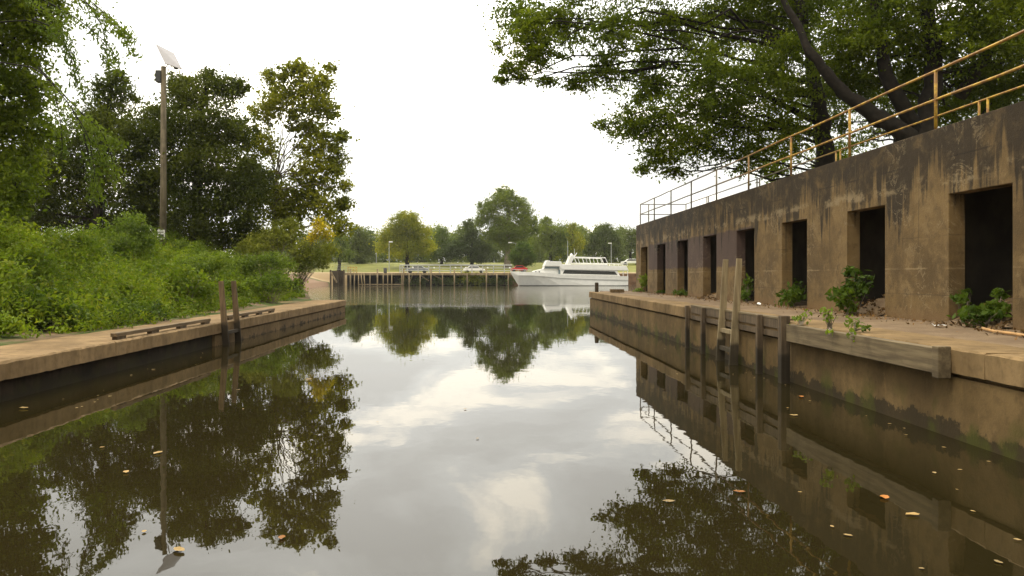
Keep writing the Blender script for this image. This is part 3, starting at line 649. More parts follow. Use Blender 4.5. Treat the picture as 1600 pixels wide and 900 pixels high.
ubush('mid green bush in the weeds behind the left ladder', 330, 420, 32, [bb(330, 412, 32, 36, 20), bb(300, 420, 31, 30, 20)], 'l_bush', 29, .12)

ubush('dark leafy clump at the quay edge by the near end of the longer timber kerb', 215, 500, 21.5, [bb(212, 488, 21.5, 34, 24), bb(180, 496, 20.5, 30, 22), bb(240, 490, 22.5, 24, 20)], 'l_shade', 131, .12, 3.0)
ubush('broad leaved green clump at the left frame edge behind the quay walkway', 70, 510, 18.5, [bb(60, 485, 18.5, 48, 36), bb(15, 490, 18, 45, 34), bb(110, 500, 18.6, 36, 26)], 'l_shade', 132, .13, 3.0)
ubush('tall mid green clump in the weeds above the longer timber kerb', 290, 450, 27, [bb(285, 440, 27, 40, 26), bb(320, 448, 27, 30, 22), bb(250, 450, 26, 34, 24)], 'l_weed', 133, .16, 3.0)
ubush('bright leafy clump behind the shorter timber kerb', 425, 450, 36, [bb(425, 440, 36, 30, 18), bb(455, 446, 37, 22, 14), bb(395, 446, 35, 26, 16)], 'l_bush', 134, .16, 3.0)

# weeds over the bank
def weeds():
    rng = np.random.default_rng(31); P = []; S = []; V = []
    def front(y): return np.interp(y, [13, 15.3, 17, 19, 24, 30, 38, 44, 60], [-10, -9.5, -9.0, -9.05, -8.9, -9.4, -10, -10.3, -13.6])
    def clump(x, y, z, h, r, n, sz):
        # a mound of leafy shoots: leaves sit on and under a domed top
        d = unit(rng.normal(size=(n, 3))); d[:, 2] = np.abs(d[:, 2]); k = rng.uniform(.25, 1, (n, 1))**.5
        o = d*k*np.array((r, r, h))+rng.normal(size=(n, 3))*.05
        V.append(leaf_quads(np.array((x, y, z))+o, np.full(n, sz), rng.choice([.3, .42, .6]), .5, rng.uniform(-.3, .4), rng))
    def shoot(x, y, z, h, sz):
        n = int(10+h*16); t = np.linspace(.15, 1, n)[:, None]; a = rng.uniform(0, 6.28); le = rng.uniform(.05, .35)
        C = np.array((x, y, z))+t*np.array((0, 0, h))+t**2*np.array((math.cos(a)*le, math.sin(a)*le, 0))
        V.append(leaf_quads(C+rng.normal(size=(n, 3))*np.array((.1, .1, .02)), sz*(1.25-.5*t[:, 0]), .38, .6, .1, rng))
    n = 0
    while n < 720:
        y = rng.uniform(13, 58); d = rng.uniform(0, 1)**1.3*11; x = front(y)-d-.3-abs(rng.normal())*.2
        z = max(float(ht(x, y)), ZL-.02); hh = (.3+.5*float(sstep(0, 2.4, d)))*rng.uniform(.5, 1.3)
        clump(x, y, z-.05, hh, hh*rng.uniform(.55, .95)+.1, int(120*(.35+hh)), rng.uniform(.09, .15)*(1 if y < 32 else 1.3)); n += 1
    n = 0; used = []
    while n < 190:                                  # bigger leafy mounds standing out of the rest
        y = rng.uniform(13.5, 56); d = rng.uniform(.4, 11); x = front(y)-d-.45
        if any((x-a)**2+(y-c)**2 < .8 for a, c in used): 
            n += .2; continue
        used.append((x, y)); z = max(float(ht(x, y)), ZL-.02); hh = (.65+.55*float(sstep(0, 3, d)))*rng.uniform(.75, 1.5); rr_ = hh*rng.uniform(.6, .95)
        for k in range(5):
            o = rng.normal(size=3)*rr_*.45; clump(x+o[0], y+o[1], z+hh*rng.uniform(-.05, .35), hh*rng.uniform(.5, .8), rr_*rng.uniform(.4, .7), int(130*(.3+hh)), rng.uniform(.12, .2)*(1 if y < 30 else 1.25))
        n += 1
    for i in range(1700):
        y = rng.uniform(13, 50); d = rng.uniform(0, 1)**1.2*10; x = front(y)-d-.15; z = max(float(ht(x, y)), ZL-.02)
        shoot(x, y, z, (.35+.8*float(sstep(0, 2, d)))*rng.uniform(.6, 1.5), rng.uniform(.1, .17))
    tag(quads_obj('weeds', np.concatenate(V), M['l_weed']), 'thick bright green weeds covering the left bank behind the quay', 'weeds', kind='stuff')
weeds()

# plants in and beside the openings
def opl(k): return (14.29+3.99*k-1.72, 14.29+3.99*k)
def plant(label, u, vb, Y, blobs, lm, seed, leaf=.12, lai=3.4, x=None):
    return bush('plant', label, 'plant', ((u-755)/1200*Y, Y, ZR), blobs, leaf, lai, lm, seed, nst=6, droop=.5)
plant('bright green plant in the farthest opening', 1006, 455, 41.3, [bb(1006, 438, 41.3, 9, 13), bb(998, 455, 41, 10, 5)], 'l_bush', 41, .16)
plant('low grassy plant at the foot of the second farthest opening', 1033, 458, 37.3, [bb(1033, 457, 37.3, 9, 4)], 'l_shade', 42, .12)
plant('low leafy plant at the foot of the third farthest opening', 1063, 462, 33.3, [bb(1063, 459, 33.3, 13, 6)], 'l_shade', 43, .12)
plant('dark leafy plant in the opening behind the ladder tops', 1168, 470, 25.2, [bb(1168, 448, 25.4, 9, 18), bb(1164, 462, 25, 9, 10)], 'l_shade', 44, .14)
plant('arching green plant filling the foot of the third nearest opening', 1240, 478, 21.2, [bb(1243, 455, 21.3, 16, 19), bb(1233, 464, 20.9, 20, 15)], 'l_shade', 45, .15)
plant('tall broad leaved plant leaning out of the second nearest opening', 1330, 485, 17.3, [bb(1330, 455, 17.2, 22, 26), bb(1345, 445, 17.5, 20, 20), bb(1312, 462, 16.9, 20, 14), bb(1330, 425, 17.3, 14, 12), bb(1325, 478, 17, 18, 10)], 'l_shade', 46, .17)
plant('small leafy plant at the left side of the nearest opening', 1505, 480, 13.8, [bb(1503, 468, 13.8, 17, 12), bb(1510, 455, 14, 9, 8)], 'l_shade', 47, .13)
plant('low spreading plant in the middle of the nearest opening', 1535, 500, 13.1, [bb(1527, 492, 13.1, 34, 14), bb(1550, 485, 13.3, 26, 15)], 'l_shade', 48, .14)
plant('upright plant at the right side of the nearest opening', 1560, 490, 13.2, [bb(1562, 462, 13.5, 12, 16), bb(1555, 480, 13.3, 14, 14)], 'l_shade', 49, .14)
# weeds hanging over the quay edge
plant('small light green weed beside the thick fender post on the quay edge', 1252, 500, 13.7, [bb(1252, 497, 13.8, 14, 10), bb(1262, 490, 13.8, 7, 6)], 'l_bush', 51, .09, 1.4)
plant('upright light green weed on the quay edge above the plank', 1297, 495, 12.6, [bb(1297, 498, 12.6, 14, 10), bb(1290, 486, 12.6, 8, 9), bb(1297, 520, 12.1, 7, 7)], 'l_bush', 52, .09, 1.3)
plant('spreading light green weed trailing over the plank edge', 1332, 505, 11.9, [bb(1332, 505, 12, 16, 9), bb(1350, 512, 11.8, 16, 5), bb(1330, 522, 11.5, 7, 12)], 'l_bush', 53, .09, 1.4)
def heap(label, k, seed, u):
    rng = np.random.default_rng(seed); y0, y1 = opl(k); t = thing('soil_heap', label, 'soil heap', (WX+.3, (y0+y1)/2, ZR)); n = 16
    V = []; F = []
    for i in range(n):
        for j in range(n):
            a, c = i/(n-1), j/(n-1); x = WX-.35+1.9*a; y = y0+.06+(y1-y0-.12)*c
            V.append((x, y, ZR-.03+.42*sstep(0, .75, a)*(1+.25*math.sin(c*7+seed))+rng.normal()*.018))
    for i in range(n-1):
        for j in range(n-1): F.append((i*n+j, (i+1)*n+j, (i+1)*n+j+1, i*n+j+1))
    b = MB(); b.add(V, F); b.build('soil', M['walk'], t, smooth=True)
    ii = rng.integers(0, n*n, 420); P = np.array(V)[ii]+rng.normal(size=(420, 3))*np.array((.05, .05, .008))+np.array((0, 0, .025))
    lf = quads_obj('fallen_leaves', leaf_quads(P, .1, .6, .8, 0, rng), M['litter'], t); lf['kind'] = 'stuff'
heap('heap of soil and fallen leaves in the nearest opening', 0, 2, 1540)
heap('heap of soil and fallen leaves in the second nearest opening', 1, 3, 1350)
heap('heap of soil and fallen leaves in the opening left of the ladder tops', 4, 4, 1110)
rng = np.random.default_rng(77); n = 1500
yy = rng.uniform(4, 42, n); xx = WX-.05-np.abs(rng.normal(size=n))*.55; keep = xx > 6; 
P = np.stack([xx, yy, np.full(n, ZR+.012)+rng.uniform(0, .02, n)], 1)[keep]
tag(quads_obj('leaf_litter', leaf_quads(P, .075, .6, .92, 0, rng), M['litter']), 'brown fallen leaves scattered along the walkway by the wall', 'leaf litter', kind='stuff')

# ------------------------------------------------------------------ light pole with solar panel
PY = 44.0; p = px(254, 392, PY); pz = gz(p[0], PY)
lp = thing('light_pole', 'tall wooden light pole with a tilted solar panel on top', 'light pole', (p[0], PY, pz))
b = MB(); b.tube([(p[0], PY, pz-.3), (p[0]+.05, PY, pz+4), px(255.5, 104, PY)], [.2, .175, .14], 12); b.build('pole', M['pole'], lp, smooth=True)
# panel: a thin tilted slab
a, bq, cq, dq = px(243, 68, PY+.55), px(272, 83, PY+.35), px(285, 108, PY-.75), px(258, 99, PY-.55)
nrm = np.cross(bq-a, dq-a); nrm = nrm/np.linalg.norm(nrm)*.05
b = MB(); b.add([a, bq, cq, dq, a+nrm, bq+nrm, cq+nrm, dq+nrm], [(0, 1, 2, 3), (7, 6, 5, 4), (0, 4, 5, 1), (1, 5, 6, 2), (2, 6, 7, 3), (3, 7, 4, 0)]); b.build('solar_panel', M['panel'], lp)
b = MB(); b.tube([px(256, 110, PY), px(264, 98, PY), px(266, 94, PY)], .035, 6); b.tube([px(257, 125, PY), px(265, 105, PY)], .03, 6); b.build('bracket', M['steel'], lp)
c = px(275, 104, PY-.2); b = MB(); b.ball((c[0], c[1], c[2]), .18, 8, 4); o = b.build('lamp', M['dgrey'], lp, smooth=True)
c = px(248.5, 120, PY); b = MB(); b.box(c[0]-.14, c[0]+.16, PY-.2, PY+.2, c[2]-.32, c[2]+.34); b.build('battery_box', M['dgrey'], lp, bevel=.01)
c = px(254.5, 367, PY); sg = MB(); sg.box(c[0]-.21, c[0]+.21, PY-.235, PY-.215, c[2]-.28, c[2]+.28); s = sg.build('sign', M['sign'], lp)
m = MB(); m.box(c[0]-.15, c[0]+.15, PY-.242, PY-.2365, c[2]-.19, c[2]+.02); m.box(c[0]-.13, c[0]+.13, PY-.242, PY-.2365, c[2]+.12, c[2]+.17); m.build('sign_marks', M['dgrey'], s)

# ------------------------------------------------------------------ far shore: dock, bulkhead, boat, cars, lamps, trees
DY = 147.0
def dx(zx): return (500+zx*.2-755)/1200*DY
DZ = 2.42
dk = thing('timber_dock', 'long old timber dock on posts along the far shore left of the boat', 'dock', (dx(800), DY, 0))
b = MB(); b.box(dx(180), dx(1500), DY, DY+4.5, DZ-.12, DZ); b.build('deck', M['dock'], dk)
b = MB(); b.box(dx(180), dx(1500), DY-.08, DY-.003, DZ-.42, DZ-.02); b.build('beam', M['dock'], dk)
b = MB(); b.box(dx(300), dx(655), DY-.03, DY+.2, .12, .34); b.build('beam', M['dock'], dk)
tall = {240, 450, 655, 868, 1050, 1300}
for zx, lean in ((190, 0), (240, 0), (272, -.1), (303, 0), (322, .35), (345, .2), (392, 0), (450, 0), (495, 0), (530, 0), (562, 0), (640, 0), (657, -.25), (697, 0), (783, 0), (868, 0), (958, 0), (1050, 0), (1150, 0), (1300, 0), (1382, 0), (1470, 0)):
    k = zx in tall or zx == 657; b = MB()
    b.tube([(dx(zx)+lean, DY-.25, -1), (dx(zx), DY-.25, DZ+(.75 if k else -.1))], .15 if k else .11, 7); b.build('post', M['dock'], dk, smooth=True)
for a, c in (((783, 2.0), (850, .9)), ((880, 2.1), (950, 1.2)), ((697, .6), (720, 2.0))):
    b = MB(); b.beam((dx(a[0]), DY+.4, a[1]), (dx(c[0]), DY+.4, c[1]), .2, .2); b.build('brace', M['dock'], dk)
for zx in np.linspace(230, 1460, 15):
    b = MB(); b.tube([(dx(zx), DY+3.6, -1), (dx(zx), DY+3.6, DZ-.13)], .14, 6); b.build('post', M['dockd'], dk, smooth=True)
b = MB(); b.box(dx(190), dx(1476), DY+3.0, DY+3.15, -1, DZ-.13); b.build('shade_backing', M['deck_shade'], dk)  # added dark sheet: shade of the open under-deck put into its colour
cb = thing('timber_crib', 'broken dark timber crib at the left end of the far dock', 'crib', (dx(130), DY, 0))
b = MB()
for x in (85, 140, 188): b.beam((dx(x), DY-.2, -1), (dx(x), DY-.2, 3.0), .3, .3, up=(0, 1, 0))
b.build('post', M['dockd'], cb)
b = MB()
for z in (1.75, 2.07, 2.39, 2.71): b.box(dx(88)+random.uniform(-.15, .3), dx(187), DY-.05, DY+.2, z-.14, z+.15)
b.box(dx(92), dx(184), DY+.9, DY+1.1, -.5, 2.6)
b.build('planking', M['dockd'], cb)
b = MB(); b.beam((dx(90), DY-.5, 2.6), (dx(135), DY-.5, .6), .28, .28); b.build('brace', M['dock'], cb)
# railing on the dock
M['steelp'] = plain('pale_steel', (.42, .42, .39), .5, .1, 8)
rr = thing('metal_railing', 'grey metal railing with white lamps on the far dock', 'railing', (dx(1060), DY+.5, DZ))
for z in (1.5, .95, .45):
    b = MB(); b.tube([(dx(622), DY+.5, DZ+z), (dx(1500), DY+.5, DZ+z)], .1 if z > 1.4 else .07, 5); b.build('rail', M['steelp'], rr)
for zx in [622, 640]+list(np.arange(680, 1510, 84.5)):
    b = MB(); b.tube([(dx(zx), DY+.5, DZ-.01), (dx(zx), DY+.5, DZ+1.55)], .1, 6); b.build('post', M['steelp'], rr)
for zx in (725, 890, 1058, 1140, 1310, 1483):
    b = MB(); b.ball((dx(zx), DY+.35, DZ+1.0), .17, 8, 5); b.build('lamp', M['white'], rr, smooth=True)
yf = thing('yellow_fence', 'short yellow wooden fence by the left end of the far dock', 'fence', (dx(220), DY+5, DZ))
for z in (.5, 1.05):
    b = MB(); b.box(dx(180), dx(255), DY+5, DY+5.08, DZ+z, DZ+z+.16); b.build('rail', M['yfence'], yf)
for zx in (182, 205, 230, 253):
    b = MB(); b.box(dx(zx)-.07, dx(zx)+.07, DY+4.98, DY+5.1, DZ-.1, DZ+1.3); b.build('post', M['yfence'], yf)
b = MB(); b.tube([(dx(497), DY+2.5, DZ), (dx(497), DY+2.5, DZ+.1), (dx(497), DY+2.5, DZ+.95), (dx(497), DY+2.5, DZ+1.0)], [.3, .32, .36, .3], 10)
tag(b.build('trash_bin', M['dgrey'], smooth=True), 'dark trash bin on the far dock left of the railing', 'bin')
gp = MB()
for i in range(6):
    for j in range(4): gp.beam((-28.9+i*.55, DY+2.6, 2.3), (-28.9+i*.55, DY+2.6, 4.1), .04, .04)
    gp.beam((-28.9, DY+2.6, 2.5+i*.3), (-26.2, DY+2.6, 2.5+i*.3), .04, .04)
tag(gp.build('mesh_gate', M['steel']), 'grey mesh gate at the left end of the far dock', 'gate')
# bushes on the bank under the dock
bush_at = [(725, 'left'), (975, 'middle'), (1090, 'mid'), (1190, 'r'), (1330, 'rr'), (1430, 'end')]
labs = ['dark green bush under the far dock at the left end of the railing', 'green bush under the middle of the far dock beside a leaning brace', 'green bush under the far dock between two tall posts', 'tall light green bush growing up above the deck of the far dock', 'dark green bush under the right part of the far dock', 'green bush under the far dock closest to the boat bow']
for k, ((zx, _), lb) in enumerate(zip(bush_at, labs)):
    x = dx(zx); hh = 1.7 if k == 3 else 1.05; rx = 3.2 if k == 3 else 2.6
    bl = [(x-1.4, DY+.75, hh*.8, rx*.65, 1.0, hh*.9, 1.0), (x+1.5, DY+.7, hh*.75, rx*.65, 1.0, hh*.85, 1.0)]
    bush('bush', lb, 'bush', (x, DY+1.6, .1), bl, .3, 3.5, 'l_fary' if k == 3 else 'l_fard', 60+k, group='bushes under the far dock')
bk = MB(); bk.box(dx(1480), 75, 150.3, 150.9, -1.5, 2.35); tag(bk.build('bulkhead_wall', M['rust']), 'rusty brown bulkhead wall behind the white boat', 'wall')

def boat():
    BY = 145.9; HB = 2.75; sc = .1375/1200*143.5
    def X(zx): return (790+zx*.1375-755)/1200*143.5
    def Z(zy): return (485-zy)*sc
    t = thing('passenger_boat', 'long white passenger boat with two decks moored at the far shore', 'boat', (X(720), BY, 0))
    st = [(55, 320, 0.03, 0.02, 320), (150, 322, .42, .05, 480), (300, 325, .74, .38, 0), (450, 335, .93, .7, 0), (620, 352, 1, .9, 0), (900, 365, 1, .97, 0), (1200, 372, 1, .97, 0), (1392, 376, .94, .9, 0)]
    V = []; F = []
    for (zx, zy, bd_, bw, _) in st:
        zt = Z(zy); x = X(zx); xk = X(max(zx, 150)+(8 if zx < 200 else 0))
        cre = zt-.75
        rows = [(x, bd_, zt), (x+(xk-x)*.25, bd_*.97, cre), (xk, bw, .12), (xk, bw*.9, -.1), (xk+.1, bw*.25, -.9)]
        for s in (-1, 1):
            for (a, wd, z) in rows: V.append((a, BY+s*HB*wd, z))
    n = 10
    for i in range(len(st)-1):
        for s in (0, 5):
            for j in range(4): F.append((i*n+s+j, i*n+s+j+1, (i+1)*n+s+j+1, (i+1)*n+s+j))
        F.append((i*n, (i+1)*n, (i+1)*n+5, i*n+5)); F.append((i*n+4, i*n+9, (i+1)*n+9, (i+1)*n+4))
    e = (len(st)-1)*n; F.append((e, e+1, e+2, e+3, e+4, e+9, e+8, e+7, e+6, e+5)); F.append((0, 5, 6, 7, 8, 9, 4, 3, 2, 1))
    b = MB(); b.add(V, F); h = b.build('hull', M['white'], t)
    b = MB()
    for i in range(1, len(st)-1):
        (zx, zy, w1, _, _), (zx2, zy2, w2, _, _) = st[i], st[i+1]
        for s in (-1,): b.beam((X(zx), BY+s*(HB*w1*.985+.03), Z(zy)-.72), (X(zx2), BY+s*(HB*w2*.985+.03), Z(zy2)-.72), .06, .09)
    b.build('rub_rail', M['dgreyl'], h)
    b = MB(); b.box(X(160), X(1394), BY-HB*.92, BY+HB*.92, -.3, .13)
    b.build('boot_stripe', M['dgrey'], h)
    def cab(name, prof, w, m=M['white'], par=t, bv=.05):
        b = MB(); b.prism([(X(a), Z(c)) for a, c in prof], BY-HB*w, BY+HB*w); return b.build(name, m, par, bevel=bv)
    cab('foredeck_cabin', [(290, 335), (330, 312), (410, 292), (640, 290), (640, 352), (300, 345)], .70)
    wh = cab('wheelhouse', [(430, 292), (445, 262), (620, 262), (640, 300), (640, 296)], .80)
    b = MB(); b.prism([(X(440), Z(289)), (X(450), Z(266)), (X(608), Z(266)), (X(612), Z(289))], BY-HB*.805, BY+HB*.805); b.build('windscreen', M['glassb'], wh)
    cab('upper_bulwark', [(438, 261), (470, 193), (500, 198), (508, 207), (632, 207), (640, 238), (735, 240), (1155, 240), (1160, 254), (1372, 256), (1396, 310), (640, 300), (610, 262)], .92)
    sa = cab('saloon', [(610, 262.5), (642, 301), (1260, 307), (1300, 372), (625, 357)], .86)
    b = MB(); b.prism([(X(648), Z(346)), (X(672), Z(303)), (X(1240), Z(320)), (X(1272), Z(360))], BY-HB*.868, BY+HB*.868); b.build('window_band', M['glass'], sa)
    b = MB()
    for a in (760, 860, 960, 1060, 1160): b.beam((X(a), BY-HB*.875, Z(352)), (X(a+6), BY-HB*.875, Z(312)), .04, .05)
    b.build('window_bar', M['dgrey'], sa)
    b = MB(); b.prism([(X(600), Z(354)), (X(600), Z(300)), (X(622), Z(300)), (X(622), Z(354))], BY-HB*.87, BY-HB*.85); b.build('door', M['glassb'], sa)
    for a in (345, 385):
        b = MB(); b.tube([(X(a), BY-HB*.72, Z(325)), (X(a), BY-HB*.69, Z(325))], .12, 10); b.build('porthole', M['glass'], t)
    for zx, zx2 in ((1300, 1262), (1388, 1388)):
        for s in (-1, 1):
            b = MB(); b.beam((X(zx), BY+s*HB*.84, Z(376)), (X(zx2), BY+s*HB*.84, Z(308)), .12, .12); b.build('deck_post', M['white'], t)
    for s in (-1, 1):
        b = MB(); b.tube([(X(1300), BY+s*HB*.88, Z(345)), (X(1392), BY+s*HB*.88, Z(345))], .035, 5); b.build('aft_rail', M['steel'], t)
    # mast arch
    b = MB()
    for s in (-.8, .8): b.prism([(X(688), Z(272)), (X(745), Z(140)), (X(788), Z(150)), (X(735), Z(250))], BY+HB*s-.12, BY+HB*s+.12)
    b.box(X(748), X(786), BY-HB*.8, BY+HB*.8, Z(146), Z(136)); ar = b.build('mast_arch', M['white'], t)
    b = MB(); b.ball((X(765), BY, Z(128)), .28, 8, 5); b.tube([(X(800), BY, Z(150)), (X(828), BY, Z(105))], .07, 5); b.tube([(X(795), BY-.6, Z(150)), (X(797), BY-.6, Z(60))], .03, 4); b.build('antenna', M['white'], ar)
    for s in (-.85, .85):
        b = MB(); y = BY+HB*s
        b.tube([(X(785), y, Z(158)), (X(1130), y, Z(166))], .09, 6)
        for a, c in ((815, 842), (908, 928), (990, 1008), (1075, 1095), (1130, 1158)): b.tube([(X(a), y, Z(160)), (X(c), y, Z(222))], .06, 5)
        b.tube([(X(735), y, Z(224)), (X(1390), y, Z(236))], .05, 5)
        for a in np.linspace(1180, 1385, 5): b.tube([(X(a), y, Z(258)), (X(a), y, Z(234))], .035, 4)
        b.build('canopy_frame', M['white'], t)
    b = MB()
    for a in (815, 908, 990, 1075, 1130): b.tube([(X(a), BY-HB*.85, Z(161)), (X(a), BY+HB*.85, Z(161))], .05, 5)
    b.build('canopy_bar', M['white'], t)
    for s in (-1, 1):
        b = MB(); y = lambda w: BY+s*HB*w
        pts = [(X(60), y(.03), Z(296)), (X(150), y(.4), Z(300)), (X(300), y(.72), Z(305))]
        b.tube(pts, .04, 5)
        for (a, w_, z_), zz in zip([(60, .03, 320), (150, .4, 322), (225, .57, 323), (300, .72, 325)], (296, 300, 303, 305)): b.tube([(X(a), y(w_), Z(z_)), (X(a), y(w_), Z(zz))], .03, 4)
        b.build('bow_rail', M['steel'], t)
    b = MB(); b.box(X(505), X(550), BY-.5, BY+.4, Z(214), Z(196)); b.build('console', M['dgrey'], t, bevel=.05)
M['dgreyl'] = plain('grey_rubber', (.35, .35, .33), .7, .1)
boat()

def car(label, u, v, Y, L, paint, face=1):
    p = px(u, 430, Y); z = gz(p[0], Y) if Y > 151 else DZ; t = thing('parked_car', label, 'car', (p[0], Y, z), 'cars parked on the far shore')
    x0 = p[0]; pr = [(-.5, .35), (-.49, .75), (-.3, .88), (-.17, 1.38), (.2, 1.4), (.36, .95), (.49, .85), (.5, .35)]
    b = MB(); b.prism([(x0+face*a*L, z+c) for a, c in pr], Y-.85, Y+.85); bo = b.build('body', paint, t, bevel=.06)
    b = MB(); b.prism([(x0+face*a*L, z+c) for a, c in [(-.27, .92), (-.155, 1.32), (.185, 1.33), (.31, .95)]], Y-.86, Y+.86); b.build('window', M['glass'], t)
    for s in (-.31, .31):
        for sy in (-.8, .8):
            b = MB(); b.tube([(x0+s*L, Y+sy-.1, z+.32), (x0+s*L, Y+sy+.1, z+.32)], .33, 12); b.build('wheel', M['tyre'], t)
car('dark grey car parked behind the left part of the dock railing', 652, 424, 153, 4.6, M['gcar'])
car('white car parked behind the dock railing beside the light green bush', 741, 424, 153, 4.4, M['white'], -1)
car('red car parked behind the bow of the white boat', 811, 421, 156, 3.4, M['red'])
car('white car parked on the grass above the stern of the boat', 986, 412, 185, 4.8, M['white'])

def lamp(label, u, vt, Y, arm=0, name='street_lamp', r=.09):
    p = px(u, vt, Y); z = gz(p[0], Y); t = thing(name, label, 'street lamp' if name == 'street_lamp' else 'pole', (p[0], Y, z))
    b = MB(); b.tube([(p[0], Y, z-.2), (p[0], Y, p[2])], [r, r*.7], 7); b.build('pole', M['steel'], t)
    if name == 'street_lamp':
        b = MB(); b.tube([(p[0], Y, p[2]-.05), (p[0]+arm*.6, Y, p[2]+.12), (p[0]+arm, Y, p[2]+.1)], .05, 5); b.build('arm', M['steel'], t)
        b = MB(); b.add([(p[0]+arm+i*.4, Y+j*.22, p[2]+.02+k*.22) for i in (-1, 1) for j in (-1, 1) for k in (0, 1)], [(0, 1, 3, 2), (4, 6, 7, 5), (0, 4, 5, 1), (2, 3, 7, 6), (0, 2, 6, 4), (1, 5, 7, 3)]); b.build('lamp_head', M['white'], t, bevel=.05)
lamp('street lamp beside the yellow green round tree', 608, 379, 160, .35)
lamp('street lamp on the grass above the stern of the boat', 955, 381, 180, -.3)
lamp('street lamp reaching out by the trunk of the tallest far tree', 806, 380, 172, -1.3)
lamp('thin pole in front of the dark trees left of the yellow green tree', 588, 385, 195, name='utility_pole', r=.12)
lamp('thin pole standing right behind the mast of the boat', 887, 376, 185, name='utility_pole', r=.1)

def ftree(label, u, vb, Y, tw, blobs, lm, seed, leaf=.46, lai=4.6, bm='bark', name='far_tree', **kw):
    p = px(u, 430, Y); z = gz(p[0], Y); tp = min(b[2] for b in blobs)
    top = max(b[2] for b in blobs)
    return tree(name, label, 'tree', (p[0], Y, z), [(p[0], Y, z-.2), (p[0], Y, z+(top-z)*.4), (p[0]+.3, Y, z+(top-z)*.85)], tw, blobs, leaf, lai, lm, bm, group='trees on the far shore', seed=seed, **kw)
ftree('yellow green round tree on the far shore behind the dock', 636, 412, 175, .5, [B(633, 348, 175, 26), B(612, 365, 175, 24), B(655, 360, 175, 22), B(600, 385, 175, 18), B(632, 385, 175, 30), B(662, 385, 175, 20), B(640, 340, 175, 16)], 'l_fary', 71, .42)
ftree('tallest tree on the far shore with a bare pale trunk', 793, 414, 176, .75, [B(785, 313, 176, 26), B(762, 328, 176, 22), B(810, 325, 176, 24), B(828, 345, 176, 20), B(752, 345, 176, 15), B(785, 350, 176, 32), B(812, 362, 176, 26), B(770, 368, 176, 20), B(838, 358, 176, 10), B(790, 382, 176, 20), B(790, 302, 176, 15)], 'l_far', 72, .42, bm='barkp')
ftree('dark spreading tree left of the tallest far tree', 737, 412, 182, .4, [B(735, 365, 182, 22), B(720, 385, 182, 24), B(750, 385, 182, 22), B(733, 350, 182, 12), B(745, 398, 182, 20), B(700, 395, 182, 18)], 'l_fard', 73, .42)
ftree('low olive tree right of the yellow green tree', 690, 412, 188, .35, [B(690, 375, 188, 20), B(675, 395, 188, 18), B(703, 392, 188, 20), B(692, 362, 188, 10)], 'l_far', 74, .42)
ftree('round clipped shrub tree behind the boat bow', 816, 416, 158, .3, [B(816, 396, 158, 18, rz=16), B(806, 404, 158, 12, rz=12), B(827, 404, 158, 12, rz=12), B(816, 387, 158, 12), B(816, 408, 158, 14, rz=10)], 'l_shade', 75, .3, lai=6)
ftree('broad mid green tree behind the wheelhouse of the boat', 860, 412, 205, .5, [B(850, 358, 205, 18), B(868, 365, 205, 22), B(845, 380, 205, 22), B(872, 388, 205, 24), B(855, 345, 205, 10)], 'l_far', 76, .5)
ftree('light olive tree behind the canopy frame of the boat', 893, 412, 215, .5, [B(890, 368, 215, 20), B(905, 385, 215, 18), B(885, 390, 215, 20), B(893, 354, 215, 9)], 'l_fary', 77, .5, lai=4)
ftree('dark round tree behind the stern of the boat', 945, 408, 195, .5, [B(945, 362, 195, 18), B(930, 375, 195, 18), B(960, 372, 195, 16), B(945, 388, 195, 22), B(922, 390, 195, 12), B(965, 392, 195, 14)], 'l_fard', 78, .44)
ftree('dark green tree at the end of the concrete building', 985, 408, 210, .5, [B(985, 368, 210, 16), B(1000, 380, 210, 20), B(975, 390, 210, 15), B(1020, 372, 210, 20)], 'l_fard', 79, .46)
ftree('dark tree at the left end of the far shore', 560, 410, 190, .5, [B(560, 370, 190, 20), B(545, 385, 190, 20), B(575, 385, 190, 18), B(555, 358, 190, 9), B(560, 400, 190, 20)], 'l_fard', 80, .46)
ftree('grey green tree half hidden by the bank shrubs', 530, 410, 165, .4, [B(528, 385, 165, 18), B(540, 398, 165, 14), B(515, 395, 165, 18), B(530, 372, 165, 10)], 'l_far', 81, .42)
rng = np.random.default_rng(90); bl = []
for u in np.arange(380, 1330, 19):
    Y = rng.uniform(250, 280); top = 360+rng.uniform(-10, 14)
    for k in range(4): bl.append(B(u+rng.uniform(-8, 8), top+12+k*14, Y, rng.uniform(13, 20), rz=rng.uniform(11, 16)))
V = foliage(bl, .8, 4.0, rng=rng)
tag(quads_obj('far_wood', V, M['l_far']), 'continuous line of woodland behind the far shore trees', 'woodland', kind='stuff')

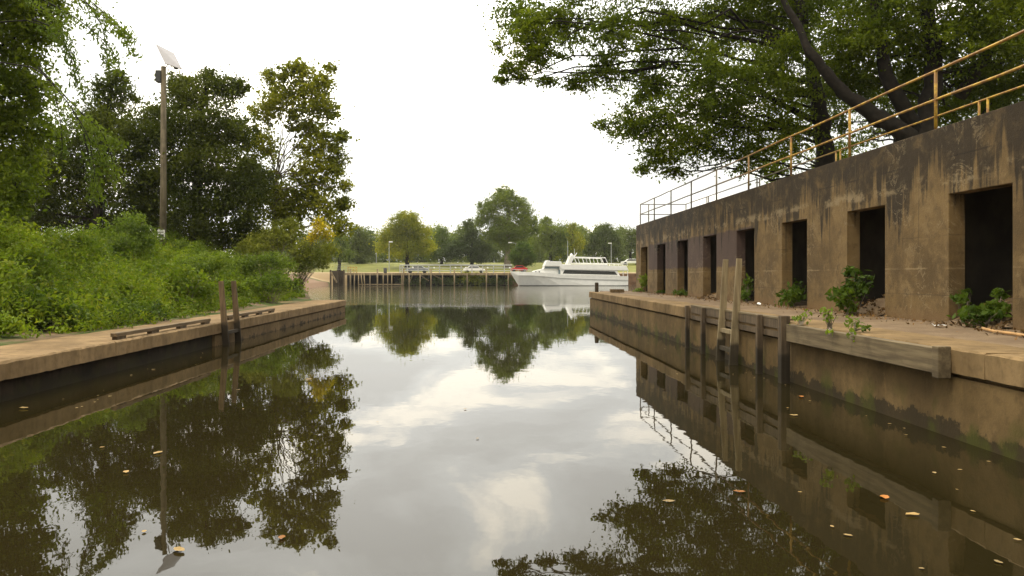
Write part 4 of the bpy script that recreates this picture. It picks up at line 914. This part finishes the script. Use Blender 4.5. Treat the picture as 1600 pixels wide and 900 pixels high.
# ------------------------------------------------------------------ leaves floating on the water
def fleaf(u, v, s, mt, label, group='leaves floating on the water', rot=None):
    s *= .8; p = pxz(u, v, 0); rg = np.random.default_rng(int(u*7+v)); a = rg.uniform(0, 6.28) if rot is None else rot
    b = MB(); prof = [(-.5, 0), (-.3, .22), (0, .3), (.25, .2), (.5, 0), (.25, -.22), (0, -.28), (-.28, -.2)]
    V = [(p[0], p[1], .008)]+[(p[0]+s*(x*math.cos(a)-y*math.sin(a)), p[1]+s*(x*math.sin(a)+y*math.cos(a)), .006+s*.25*abs(y)+rg.uniform(0, .06)*s+s*.12*abs(x)) for x, y in prof]
    b.add(V, [(0, i, i % 8+1) for i in range(1, 9)]); tag(b.build('floating_leaf', M[mt], fix=False), label, 'leaf', group)
named = [(247, 709, .16, 'fl_pale', 'pale yellow leaf floating in the dark tree reflection, larger of two close together at left'),
         (197, 739, .13, 'fl_pale', 'pale leaf floating just lower left of the larger pale leaf'),
         (280, 862, .15, 'fl_pale', 'pale leaf floating near the bottom edge left of centre'),
         (440, 842, .12, 'fl_or', 'orange leaf floating at the foot of the tall tree reflection'),
         (483, 594, .22, 'fl_pale', 'pale leaf floating alone in the reflection below the left quay end'),
         (1045, 785, .14, 'fl_pale', 'yellow leaf floating in the reflected branches at lower right'),
         (1155, 770, .14, 'fl_or', 'small orange leaf floating right of the yellow leaf in the reflected branches'),
         (1382, 779, .17, 'fl_or', 'curled bright orange leaf floating in the brown reflection of the wall'),
         (1426, 806, .16, 'fl_pale', 'tan leaf floating just below the curled bright orange leaf'),
         (1252, 621, .18, 'fl_or', 'orange leaf floating close to the thick fender post'),
         (1240, 650, .16, 'fl_pale', 'whitish leaf floating below the thick fender post'),
         (37, 639, .2, 'fl_pale', 'pale leaf floating by the left quay at the frame edge')]
for a in named: fleaf(*a)
rng = np.random.default_rng(100)
sm = [(120, 638), (128, 636), (148, 629), (153, 625), (172, 620), (205, 587), (240, 578), (372, 610), (380, 640), (590, 660), (727, 640), (1058, 585), (1380, 640), (1390, 663), (1475, 700), (1500, 735), (1460, 740), (1520, 800), (1590, 845), (1300, 824), (1325, 838), (1560, 880), (1440, 890), (1250, 770), (225, 832), (160, 700), (746, 686)]
for (u, v) in sm: fleaf(u, v, .035+.05*rng.uniform()+max(0, (640-v))*.0006, 'fl_pale', 'tiny pale leaf fleck floating on the water')

rng = np.random.default_rng(123)
for i in range(46):                                   # flecks drifting along both quays
    if i % 2: x = QR-.1-abs(rng.normal())*.7; y = rng.uniform(7, 24)
    else: x = QL+.1+abs(rng.normal())*.8; y = rng.uniform(12, 36)
    fleaf(755+1200*x/y, 430+2400/y, rng.uniform(.025, .075), 'fl_pale', 'tiny pale leaf fleck floating on the water')
HZ = MB(); HZ.box(-1500, 1500, -160, 1600, -2.6, 60)
hm = bpy.data.materials.new('haze'); hm.use_nodes = True; hn = hm.node_tree.nodes; hn.clear()
ho = hn.new('ShaderNodeOutputMaterial'); hv = hn.new('ShaderNodeVolumePrincipled'); hv.inputs['Density'].default_value = .00017; hv.inputs['Color'].default_value = (.93, .92, .88, 1)
hm.node_tree.links.new(hv.outputs[0], ho.inputs['Volume'])
tag(HZ.build('haze', hm), kind='stuff')
